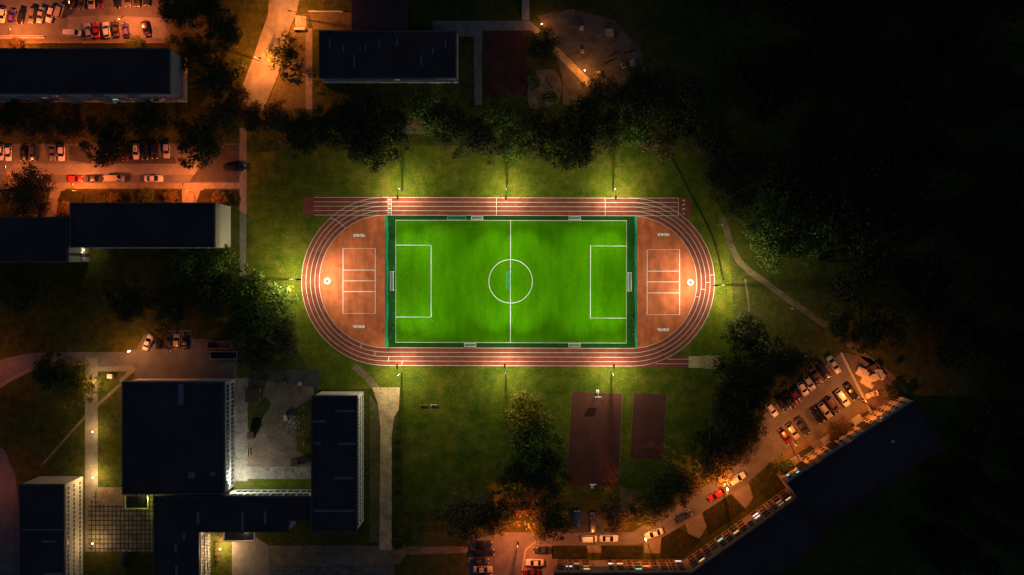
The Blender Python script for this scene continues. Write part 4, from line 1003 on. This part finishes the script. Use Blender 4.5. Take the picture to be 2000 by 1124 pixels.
car(284, 56, 284, 30, 'hatch', 'plum', 'plum-coloured hatchback standing apart at the right end', g)
g = 'cars parked along the west street'
car(0, 298, 270, 31, 'hatch', 'white', 'white hatchback cut by the left edge on the west street', g)
car(16, 300, 270, 30, 'hatch', 'white', 'white hatchback, second from the left edge on the west street', g)
car(45, 299, 268, 32, 'saloon', 'black', 'black saloon in the gap between the two white hatchbacks and the next pair', g)
car(64, 299, 270, 32, 'suv', 'charcoal', 'charcoal off-roader beside the black saloon', g)
car(102.5, 297.5, 270, 33, 'saloon', 'grey', 'grey saloon with black roof glass, left of a white hatchback', g)
car(119.5, 299.5, 270, 31, 'hatch', 'white', 'white hatchback at the left edge of the worn strip beneath the tree', g)
car(244, 300, 270, 30, 'hatch', 'maroon', 'maroon hatchback half hidden by the drooping tree', g)
car(265.5, 296, 270, 31, 'estate', 'white', 'white estate car with roof bars on the dark patch of street', g)
car(282.5, 295.5, 270, 33, 'saloon', 'black', 'black saloon right of the white estate car', g)
car(302, 294.5, 271, 32, 'suv', 'black', 'black off-roader, second right of the white estate car', g)
car(325, 294, 270, 31, 'hatch', 'silver', 'silver hatchback beneath the large spreading tree', g)
car(84, 348.5, 180, 30, 'hatch', 'black', 'black hatchback half under the brown-lit tree on the kerb', g)
car(146, 350, 0, 30, 'hatch', 'red', 'red hatchback parked along the kerb', g)
car(184, 349.5, 0, 37, 'saloon', 'charcoal', 'charcoal saloon between the red hatchback and the long van', g)
car(223, 349, 0, 38, 'van', 'beige', 'long beige van parked along the kerb', g)
car(300, 349, 0, 37, 'saloon', 'white', 'white saloon parked alone along the kerb', g)
car(457.5, 328, 0, 42, 'estate', 'black', 'black estate car at the east end of the dark patch of street', g)
g = 'cars parked by the school'
car(288.5, 669, 66, 32, 'saloon', 'white', 'white saloon standing askew at the left of the school row', g)
car(311.5, 666, 84, 33, 'suv', 'black', 'black off-roader next to the askew white saloon', g)
car(329.5, 667, 86, 30, 'hatch', 'charcoal', 'charcoal hatchback in the middle of the school row', g)
car(345, 667, 90, 29, 'hatch', 'beige', 'beige hatchback in the school row', g)
car(362, 668, 90, 31, 'saloon', 'black', 'black saloon in deep shade at the right of the school row', g)
car(246, 1092, 90, 31, 'hatch', 'black', 'black car alone on the slab-paved entrance yard', 'cars parked by the school')
g = 'cars parked in the angled car park'
A1, A2 = -57, -54
car(1629, 713, A1, 38, 'saloon', 'silver', 'silver saloon at the upper corner of the angled car park', g)
car(1608.5, 723, A1, 40, 'estate', 'black', 'black estate car next to the corner silver saloon', g)
car(1594, 735, A1, 37, 'saloon', 'brown', 'brown saloon, third from the upper corner', g)
car(1581, 749, A1, 31, 'hatch', 'silver', 'silver hatchback, fourth from the upper corner', g)
car(1569, 760, A1, 29, 'hatch', 'white', 'white hatchback, fifth from the upper corner', g)
car(1554.5, 775, A1, 28, 'hatch', 'maroon', 'maroon hatchback in the shaded part of the upper row', g)
car(1541, 784, A1, 32, 'saloon', 'black', 'black saloon in the shaded part of the upper row', g)
car(1527, 790, A1, 31, 'suv', 'black', 'black off-roader beside the lowest white car of the upper row', g)
car(1508, 801, A1+4, 30, 'hatch', 'white', 'white hatchback at the lower left end of the upper row', g)
car(1663, 765, A2, 37, 'saloon', 'black', 'black saloon by the kerb at the right end of the lower row', g)
car(1646, 778, A2, 37, 'suv', 'white', 'white off-roader second from the kerb in the lower row', g)
car(1626, 792, A2, 37, 'suv', 'brown', 'brown off-roader left of the white one in the lower row', g)
car(1612, 802.5, A2, 35, 'estate', 'silver', 'silver estate car in the lower row', g)
car(1596, 811, A2, 36, 'saloon', 'black', 'black saloon left of the silver estate in the lower row', g)
car(1566, 833.5, A2, 39, 'saloon', 'charcoal', 'charcoal saloon to the right of the last pair in the lower row', g)
car(1549, 843, A2, 34, 'hatch', 'silver', 'silver hatchback, middle of the last three in the lower row', g)
car(1534.5, 853, A2, 34, 'hatch', 'maroon', 'maroon hatchback with a pale roof glint at the street end of the lower row', g)
g = 'cars parked along the bottom street'
car(1439, 936.5, 32, 39, 'estate', 'white', 'white estate car partly under the loose orange-lit tree', g)
car(1399, 967, 214, 35, 'hatch', 'red', 'red car on the sloping bottom street', g)
car(1333.5, 1009.5, 29, 37, 'suv', 'charcoal', 'dark off-roader halfway along the sloping bottom street', g)
car(1277.5, 1043, 200, 37, 'saloon', 'white', 'pale saloon beside a street lamp at the street bend', g)
car(1151, 1052.5, 0, 31, 'van', 'white', 'white van on the straight bottom street', g)
car(1189, 1052.5, 0, 37, 'saloon', 'white', 'white saloon in front of the white van', g)
car(1059, 1074.5, 180, 35, 'saloon', 'charcoal', 'charcoal saloon on the pavement above a pale one', g)
car(1044.5, 1099.5, 180, 36, 'saloon', 'white', 'pale saloon on the pavement between two dark cars', g)
car(1037.5, 1118.5, 180, 36, 'saloon', 'maroon', 'dark red car cut by the bottom edge on the pavement', g)
car(943, 1064, 0, 38, 'saloon', 'black', 'black saloon under the tree at the top of the car court', g)
car(944, 1079, 0, 43, 'estate', 'black', 'black estate car second in the car court', g)
car(940.5, 1097, 0, 29, 'hatch', 'charcoal', 'small charcoal hatchback third in the car court', g)
car(943, 1113, 0, 38, 'saloon', 'beige', 'beige saloon fourth in the car court', g)
car(944, 1128, 0, 36, 'hatch', 'black', 'black hatchback just entering at the bottom edge of the car court', g)
car(1127, 1014, 90, 32, 'van', 'blue', 'blue van under the trees at the back of the shared yard', g)
car(1159, 1021, 90, 38, 'van', 'charcoal', 'large dark van under the trees by the orange-flecked one', g)

# ================================================================== LAMPS
SOD = (1.0, 0.26, 0.042); SODR = (1.0, 0.195, 0.038); WARM = (1.0, 0.62, 0.26)
def street_lamp(hx, hy, h, arm, label, power, col=SOD, size=173, blend=0.4, hot=False, name='street_lamp', extra=None):
    """hx, hy: the lamp head as seen in the photograph; arm: metres from pole to head"""
    x, y = P(hx, hy, h); bx, by = x-arm[0], y-arm[1]; t = thing(name, label, 'street lamp', (bx, by, 0), group='street lamps')
    MB().tube((0, 0, 0), (0, 0, .9), .10, .09, 8).tube((0, 0, .9), (0, 0, h), .07, .05, 8).build('pole', M_metal, t, True)
    MB().tube((0, 0, h-.1), (arm[0], arm[1], h+.12), .035, .03, 6).build('arm', M_metal, t, True)
    ang = math.atan2(arm[1], arm[0])
    hd = MB().ball((0, 0, 0), .34, 10, 6, .32).build('lamp_head', E_globe if hot else M_dark, t, True, (arm[0], arm[1], h+.16), ang); hd.scale = (1.35, .6, 1)
    MB().disc((0, 0, -.16), .26, .03, 12).build('lens', E_sod, hd)
    spot('lamp_light', (x, y, h-.06), (x, y, 0), power, col, size, blend, t, 0.12)
    return t
def path_lamp(px, py, h, label, power, col=WARM, globe=E_globe):
    x, y = P(px, py, h); t = thing('path_lamp', label, 'path lamp', (x, y, 0), group='path lamps')
    MB().tube((0, 0, 0), (0, 0, h-.3), .06, .04, 8).build('pole', M_dark, t, True)
    MB().ball((0, 0, h), .19, 12, 8, .9).build('globe', globe, t, True)
    MB().disc((0, 0, h-.34), .16, .12, 12).build('collar', M_dark, t)
    l = bpy.data.lights.new('lamp_light', 'POINT'); l.energy = power; l.color = col; l.shadow_soft_size = 0.26; o = bpy.data.objects.new('lamp_light', l); COL.objects.link(o); o.parent = t; o.location = (0, 0, h-.75)
    return t
PW = 12500
street_lamp(508, 114, 8, (1.7, -.6), 'street lamp leaning over the left kerb of the north road', PW*1.35, hot=False)
street_lamp(566, 22, 8, (-1.7, .3), 'street lamp over the right kerb at the top of the north road', PW*1.0)
street_lamp(19, 57, 8, (0, 1.4), 'street lamp on the pavement at the car park corner', PW*1.25, SODR)
street_lamp(240, 34, 8, (1.5, .2), 'assumed street lamp in the middle of the car park', PW*.9, SODR)  # no head seen here; lamp assumed from the way the car shadows fall
street_lamp(141.5, 360.5, 8, (.2, 1.6), 'street lamp on the pavement above the red hatchback', PW*1.1, SODR)
street_lamp(358, 361, 8, (-.3, 1.6), 'street lamp on the pavement right of the white saloon', PW*1.05, SODR)
street_lamp(10, 326, 8, (.2, 1.6), 'assumed street lamp reaching over the west street near the left edge', PW*.4, SODR)  # unseen lamp, assumed to keep this end of the street evenly lit
street_lamp(252, 686.5, 6, (-1.3, -.5), 'glowing lamp at the corner where the drive widens', PW*.26, (1.0, .30, .07), 173, .4, True)
street_lamp(330, 686, 7, (0, -1.2), 'lamp facing the cars parked by the school', PW*.06, (1.0, .27, .06))
path_lamp(180.5, 749, 5.2, 'glowing path lamp beside the yellow tree', 1900)
path_lamp(180.5, 844, 3.6, 'glowing path lamp halfway down the school path', 1300)
path_lamp(181.5, 934, 3.6, 'glowing path lamp level with the annexe corner', 3000)
path_lamp(430, 1073, 3.6, 'glowing path lamp among the round orange shrubs', 5200, (1.0, .62, .30))
path_lamp(1142, 138, 5.0, 'glowing lamp on the lit slope of the play yard', 1500, (1.0, .38, .07))
path_lamp(1058, 47.5, 3.6, 'dim lamp beside the steps at the top edge', 600, (1.0, .36, .08))
path_lamp(180.5, 1062, 3.6, 'path lamp near the foot of the annexe wall', 1000)
street_lamp(1261, 1054, 9.2, (-.6, 1.4), 'glowing street lamp by the pale saloon at the street bend', PW*.7, hot=True)
street_lamp(1420.5, 956, 9.2, (-.3, 1.5), 'glowing street lamp between the red car and the white estate', PW*.75, hot=True)
street_lamp(1553, 861, 9.2, (-.6, 1.5), 'street lamp at the kerb near the last three cars of the lower row', PW*.52)
street_lamp(1684, 780, 9.2, (-1.3, .8), 'street lamp at the kerb by the building yard', PW*.62)
street_lamp(1012, 1062, 9.2, (.2, 1.2), 'assumed street lamp in the middle of the bottom car court', PW*1.0, SODR)  # unseen lamp, assumed from the orange pool on the car court
street_lamp(1029, 1029, 9.2, (.2, 1.0), 'street lamp hidden in the gap of the tree belt', PW*.2, SODR)
street_lamp(1160, 1062, 8, (0, 1.2), 'street lamp below the white van', PW*.16)
street_lamp(-32, 712, 8, (.8, .6), 'assumed street lamp on the curved drive, out of view past the left edge', PW*.15, SODR)  # lamp outside the frame, assumed for the reddish light on the drive
street_lamp(-30, 960, 8, (1.2, 0), 'assumed street lamp on the reddish road, out of view past the left edge', PW*.09, (1.0, .2, .06))  # also out of frame, assumed to give the road its red glow
x, y = P(166, 489, 6.0); t = thing('wall_light', 'small lamp washing the end wall of the lower stepped block', 'wall light', (x-.6, y, 6.0))
MB().box((-.1, 0, 0), (.5, .08, .08)).build('bracket', M_dark, t); MB().disc((.2, 0, -.1), .14, .1, 10).build('lens', E_globe, t)
spot('lamp_light', (x-.3, y, 5.8), (x-1.5, y-1.2, 0), 420, (1.0, .8, .55), 120, .8, t, 0.08)
# courtyard floodlight fixed to the corner of the hall
x, y = P(444, 942, 8.5); t = thing('wall_light', 'bright white floodlight fixed to the inner corner of the school hall', 'wall light', (x, y, 8.5))
MB().box((-.25, 0, 0), (.5, .08, .08)).build('bracket', M_dark, t); MB().box((.15, 0, .0), (.34, .42, .2)).build('lamp_head', M_dark, t); MB().ball((.2, 0, -.12), .17, 10, 6, .5).build('lens', emit('white_lens', (.85, 1.0, .95), 30), t, True)
spot('lamp_light', (x+.25, y, 8.3), (x+4, y+3.5, 0), 12000, (.95, .95, .80), 170, .4, t, 0.1)
# lamps above the canopies; the corridor one added to light its rim
for px, py, h, e, col, lab in ((290, 972, 4.4, 620, (.8, .85, .2), 'lit lamp above the pale green rimmed canopy of the school entrance'), (478, 1041, 4.4, 150, (1.0, .75, .5), 'added lamp above the white rimmed canopy of the linking corridor')):
    x, y = P(px, py, h); t = thing('canopy_lamp', lab, 'lamp', (x, y, h), group='lamps over the canopies'); MB().disc((0, 0, 0), .14, .06, 12).build('lens', E_globe, t); MB().disc((0, 0, .061), .17, .05, 12).build('housing', M_white, t)
    l = bpy.data.lights.new('lamp_light', 'POINT'); l.energy = e; l.color = col; l.shadow_soft_size = .12; o = bpy.data.objects.new('lamp_light', l); COL.objects.link(o); o.parent = t; o.location = (0, 0, -.2)
def unlit_lamp(px, py, h, dx, dy, label):
    x, y = P(px, py, h); t = thing('park_lamp', label, 'park lamp', (x, y, 0), group='unlit lamps by the dirt trail')
    MB().tube((0, 0, 0), (0, 0, h), .06, .04, 8).build('pole', M_metal, t, True); MB().tube((0, 0, h-.05), (dx, dy, h+.1), .035, .03, 6).build('arm', M_metal, t, True); MB().ball((dx, dy, h+.12), .22, 8, 6, .5).build('lamp_head', M_white, t, True)
unlit_lamp(1405, 440, 5, .8, .1, 'unlit white park lamp where the dirt trail begins')
unlit_lamp(1552, 604, 5, -.7, .1, 'unlit white park lamp beside the middle of the dirt trail')
unlit_lamp(1580, 692, 5, -1.0, -.6, 'unlit park lamp above the angled car park')

# ================================================================== FURNITURE AND SMALL THINGS
def bench(px, py, rz, label, m, m2=None, L_=1.9):
    x, y = G(px, py); t = thing('bench', label, 'bench', (x, y, 0), rz, 'benches')
    MB().box((0, 0, .45), (L_, .42, .06)).build('seat', m, t); MB().box((0, .24, .75), (L_, .06, .4)).build('backrest', m2 or m, t)
    for s in (-1, 1): MB().box((s*L_*.42, 0, .21), (.1, .38, .42)).build('leg', M_dark, t)
    MB().box((-L_*.42, -.03, .52), (.3, .40, .08)).build('armrest', m2 or m, t)
bench(827, 792, 0, 'yellow bench with an orange end on the south lawn', M_yellow, M_orange)
bench(848, 792, 0, 'yellow bench with a white end on the south lawn', M_yellow, M_white)
bench(488, 885, math.pi/2, 'yellow bench at the edge of the courtyard soil', M_yellow, M_wood)
bench(594.5, 866, math.pi/2, 'orange bench by the east wing wall of the courtyard', M_orange, M_orange, 1.5)
bench(459.5, 922, math.pi/2, 'orange bench beside the bright courtyard corner', M_orange, M_cream, 1.9)
bench(1120, 57, 0, 'long bench on the dark play yard with a pale box at its end', M_wood, M_wood, 4.2)
def box_thing(name, cat, px, py, d, rz, m, lid, label, z=0.0, group=None):
    x, y = G(px, py); t = thing(name, label, cat, (x, y, z), rz, group)
    MB().box((0, 0, d[2]/2), d).build('body', m, t); MB().box((0, 0, d[2]+.03), (d[0]+.08, d[1]+.08, .06)).build('lid', lid, t); return t
box_thing('crate', 'crate', 1135.5, 56, (1.1, 1.0, .7), 0, M_cream, M_cream, 'pale square crate at the end of the long play yard bench')
box_thing('crate', 'crate', 558.5, 816, (.9, 1.5, .9), .1, M_cream, M_cream, 'tall pale crate in the middle of the courtyard casting a long shadow')
box_thing('crate', 'crate', 586, 750, (.9, .9, .8), 0, M_stone, M_stone, 'grey crate at the upper right of the courtyard')
box_thing('planter', 'planter', 554, 750, (1.1, 1.1, .6), 0, M_stone, M_soil, 'square grey planter beside the courtyard gate')
box_thing('planter', 'planter', 622, 1083, (1.2, 1.2, .5), 0, M_stone, M_soil, 'square stone planter on the dirt yard under the east wing')
box_thing('crate', 'crate', 1169, 144, (1.0, 1.0, .9), .2, M_cream, M_cream, 'pale cube on the lit slope of the play yard')
box_thing('crate', 'crate', 1137, 101, (.8, .8, .8), .1, M_cream, M_orange, 'pale cube with an orange top in the upper play yard')
box_thing('crate', 'crate', 1219, 128, (1.3, 1.5, 1.1), .3, M_cream, M_wood, 'left one of two pale blocks on the dark climbing pad')
box_thing('crate', 'crate', 1234, 124, (1.3, 1.6, 1.1), .3, M_stone, M_stone, 'right one of two pale blocks on the dark climbing pad')
box_thing('bin', 'bin', 216.5, 735, (1.3, 1.1, 1.0), -.1, M_white, M_white, 'white box standing on the lawn corner above the school hall')
box_thing('bin', 'bin', 1752, 708, (1.0, 1.1, 1.0), -.5, M_dark, M_dark, 'dark bin beside the dirt trail near the building yard')
box_thing('bin', 'bin', 1775, 745, (.8, .8, 1.0), .4, M_metal, M_dark, 'grey bin at the end gable of the ochre block')
# sandpit house and seesaws
x, y = G(1189, 66); t = thing('sandbox', 'square sandbox with raised rim in the upper play yard', 'sandbox', (x, y, 0))
for dx, dy, w_, d_ in ((0, 1.4, 3.2, .3), (0, -1.4, 3.2, .3), (1.45, 0, .3, 2.5), (-1.45, 0, .3, 2.5)): MB().box((dx, dy, .2), (w_, d_, .4)).build('rim', M_wood, t)
MB().box((0, 0, .12), (2.6, 2.5, .2)).build('sand', M_sand, t)
for px, py, a, lab in ((1199, 106, .5, 'seesaw in the upper part of the play yard'), (1189, 121, .45, 'seesaw nearest the pale cube on the slope'), (1227, 103, .2, 'seesaw beside the climbing pad')):
    x, y = G(px, py); t = thing('seesaw', lab, 'seesaw', (x, y, 0), a, 'seesaws in the play yard')
    o = MB().box((0, 0, 0), (3.4, .28, .08)).build('beam', M_dark, t, False, (0, 0, .55)); o.rotation_euler = (0, .12, 0)
    MB().box((0, 0, .25), (.25, .4, .5)).build('stand', M_wood, t)
    for s in (-1, 1): MB().tube((s*1.35, -.2, .62-s*.16), (s*1.35, .2, .62-s*.16), .03, .03, 6).tube((s*1.35, 0, .5-s*.16), (s*1.35, 0, .8-s*.16), .03, .03, 6).build('handle', M_metal, t)
# garden beds
for px, py, r_, m, lab in ((1075, 191, 1.9, M_bed, 'large round green flower bed in the rounded garden'), (1043, 187, 1.15, M_dirt, 'small round earth bed with a pale rim in the rounded garden'), (1079, 158, 1.3, M_soil, 'dark oval bed near the entrance of the rounded garden'), (1044, 160, 1.7, M_bed, 'shaded leafy bed on the west side of the rounded garden')):
    x, y = G(px, py); t = thing('flower_bed', lab, 'flower bed', (x, y, 0), group='beds in the rounded garden')
    b = MB(); n = 36; ph = px*.37; f = lambda a: r_*(1+.16*math.sin(2*a+ph)+.09*math.sin(3*a+2*ph))
    ring = [(f(2*math.pi*i/n)*math.cos(2*math.pi*i/n), f(2*math.pi*i/n)*math.sin(2*math.pi*i/n)) for i in range(n)]
    out = [(p[0]*(1+.14/r_), p[1]*(1+.14/r_)) for p in ring]
    for i in range(n): j = (i+1) % n; b.prism([ring[i], out[i], out[j], ring[j]], 0, .2)
    b.build('rim', M_dirt, t); MB().prism(ring, .02, .14).build('soil', m, t)
    if m is M_bed:
        q = MB(); rr = random.Random(int(px))
        for i in range(260):
            a = rr.uniform(0, 6.28); d = f(a)*math.sqrt(rr.random())*.95; c_ = Vector((d*math.cos(a), d*math.sin(a), rr.uniform(.15, .6))); u = Vector((rr.gauss(0, 1), rr.gauss(0, 1), rr.gauss(0, .5))).normalized()*.2; w_ = u.orthogonal().normalized()*.1
            q.face([tuple(c_+u), tuple(c_+w_), tuple(c_-u), tuple(c_-w_)])
        q.build('foliage', LEAF['green'], t)
# steps
def steps(px0, py0, px1, py1, n, along, label, hh=1.6):
    (x0, y0), (x1, y1) = G(px0, py0), G(px1, py1); xa, xb, ya, yb = min(x0, x1), max(x0, x1), min(y0, y1), max(y0, y1)
    t = thing('stone_steps', label, 'steps', ((xa+xb)/2, (ya+yb)/2, 0)); b = MB(); W_, D_ = xb-xa, yb-ya
    for i in range(n):
        h = hh*(n-i)/n
        if along == 'x': b.box((-W_/2+W_*(i+.5)/n, 0, h/2), (W_/n-.02, D_, h))
        else: b.box((0, D_/2-D_*(i+.5)/n, h/2), (W_, D_/n-.02, h))
    b.build('treads', M_stone, t)
    for s in (-1, 1):
        f = MB()
        if along == 'x': f.tube((-W_/2, s*D_/2, hh+.9), (W_/2, s*D_/2, 1.0), .03); [f.tube((-W_/2+W_*k/3, s*D_/2, 0), (-W_/2+W_*k/3, s*D_/2, hh+.9-(hh-.1)*k/3), .03) for k in range(4)]
        else: f.tube((s*W_/2, D_/2, hh+.9), (s*W_/2, -D_/2, 1.0), .03); [f.tube((s*W_/2, D_/2-D_*k/3, 0), (s*W_/2, D_/2-D_*k/3, hh+.9-(hh-.1)*k/3), .03) for k in range(4)]
        f.build('handrail', M_dark, t)
steps(578, 32, 598, 54, 6, 'x', 'flight of pale steps from the north road to the kindergarten path', 0.9)
steps(1019, -12, 1034, 40, 12, 'y', 'long flight of steps coming down from the top edge', 1.8)
MBt = thing('retaining_wall', 'low wall under the steps by the north road', 'wall', (*G(587, 57.5), 0)); MB().box((0, 0, .5), (3.0, .7, 1.0)).build('masonry', M_stone, MBt); MB().box((0, 0, 1.04), (3.1, .8, .08)).build('coping', M_kerb, MBt)
MBt = thing('retaining_wall', 'long low wall at the top of the dry bank beside the kindergarten', 'wall', (*G(637, 24), 0)); MB().box((0, 0, .4), (9.5, .3, .8)).build('masonry', M_stone, MBt); MB().box((0, 0, .83), (9.6, .4, .06)).build('coping', M_kerb, MBt)
MBt = thing('garden_wall', 'thin low wall dividing the car park from its pavement', 'wall', (*G(43, 71.6), 0)); MB().box((0, 0, .3), (12.5, .2, .6)).build('masonry', M_stone, MBt); MB().box((0, 0, .63), (12.6, .3, .06)).build('coping', M_kerb, MBt)
# open containers on the drive
def skip_container(px, py, L_, W_, label, m, rim):
    x, y = G(px, py); t = thing('open_container', label, 'container', (x, y, .03), group='open containers on the drive'); h = 1.5
    MB().box((0, 0, .08), (L_-.2, W_-.2, .12)).build('floor', m, t)
    for dx, dy, w_, d_ in ((0, W_/2, L_, .1), (0, -W_/2, L_, .1), (L_/2, 0, .1, W_-.1), (-L_/2, 0, .1, W_-.1)): MB().box((dx, dy, .1+h/2), (w_, d_, h)).build('side_panel', m, t)
    for dx, dy, w_, d_ in ((0, W_/2, L_+.2, .18), (0, -W_/2, L_+.2, .18), (L_/2, 0, .18, W_-.2), (-L_/2, 0, .18, W_-.2)): MB().box((dx, dy, h+.14), (w_, d_, .08)).build('rim', rim, t)
skip_container(440, 693.5, 7.4, 2.0, 'long open container with a pale rim at the east end of the drive', M_dark, M_metal)
skip_container(431, 673, 6.6, 1.9, 'open container with an orange rim behind the pale-rimmed one', M_wood, M_orange)  # orange rim stands in for reddish light along the edge
# building yard: stacks of pale boards and a trailer
stk = ((1684, 728, 3.6, 2.4, 1.1, -.45, 'pale board stack at the west corner of the building yard'), (1692, 744, 3.0, 2.6, .8, -.5, 'pale board stack nearest the car park kerb'), (1703, 737, 3.2, 2.2, 1.3, .35, 'pale board stack in the centre of the building yard'), (1714, 730, 2.2, 3.0, .9, -.35, 'pale board stack at the east corner of the building yard'), (1698, 752, 2.4, 1.6, .5, -.5, 'low pale board stack beside the trailer'), (1722, 735, 1.6, 2.4, .7, -.6, 'end board stack with ragged ends by the dirt trail'))
sr = random.Random(9)
for px, py, a, c, h, rz, lab in stk:
    x, y = G(px, py); t = thing('board_stack', lab, 'board stack', (x, y, 0), rz, 'board stacks in the building yard')
    k = max(3, int(h/.16))
    b = MB()
    for i in range(k): b.box((sr.uniform(-.18, .18), sr.uniform(-.15, .15), .14+i*.16), (a*sr.uniform(.8, 1), c*sr.uniform(.75, 1), .14), sr.uniform(-.05, .05))
    b.build('boards', M_cream, t); MB().box((0, 0, .03), (a*.9, c*.9, .06)).build('pallet', M_wood, t)
    q = MB(); q.box((a*.1, c*.05, .14+k*.16-.02), (a*.5, c*.4, .05), .25); q.box((-a*.25, c*.25, .14+k*.16+.02), (a*.3, c*.22, .07), -.15); q.build('loose_board', M_plaster, t)
x, y = G(1704, 721); t = thing('site_container', 'open-topped wooden bay with slats in the building yard', 'container', (x, y, 0), .58)
MB().box((0, 0, .1), (3.4, 1.9, .12)).build('floor', M_wood, t)
for dx, dy, w_, d_ in ((0, .95, 3.5, .1), (1.75, 0, .1, 1.8), (-1.75, 0, .1, 1.8)): MB().box((dx, dy, .7), (w_, d_, 1.2)).build('side_panel', M_wood, t)
for dy in (-.5, .1, .6): MB().box((0, dy, 1.0), (3.38, .16, .08)).build('slat', M_dark, t)
x, y = G(1702, 770); t = thing('trailer', 'small pale trailer parked below the board stacks', 'trailer', (x, y, 0), .32)
MB().box((0, 0, .55), (3.6, 1.5, .14)).box((0, .74, .8), (3.6, .05, .4)).box((0, -.74, .8), (3.6, .05, .4)).build('bed', M_cream, t)
MB().ball((.2, 0, .95), .62, 12, 8, .8).ball((-.8, 0, .95), .55, 12, 8, .8).build('tarpaulin', M_cream, t, True)
for s in (-1, 1): MB().tube((-.3, s*.78, .33), (-.3, s*.96, .33), .32, .32, 14).build('wheel', M_tyre, t, True)
MB().tube((1.8, 0, .5), (2.9, 0, .45), .05).tube((2.9, 0, .45), (2.9, 0, 0), .04).build('drawbar', M_metal, t)
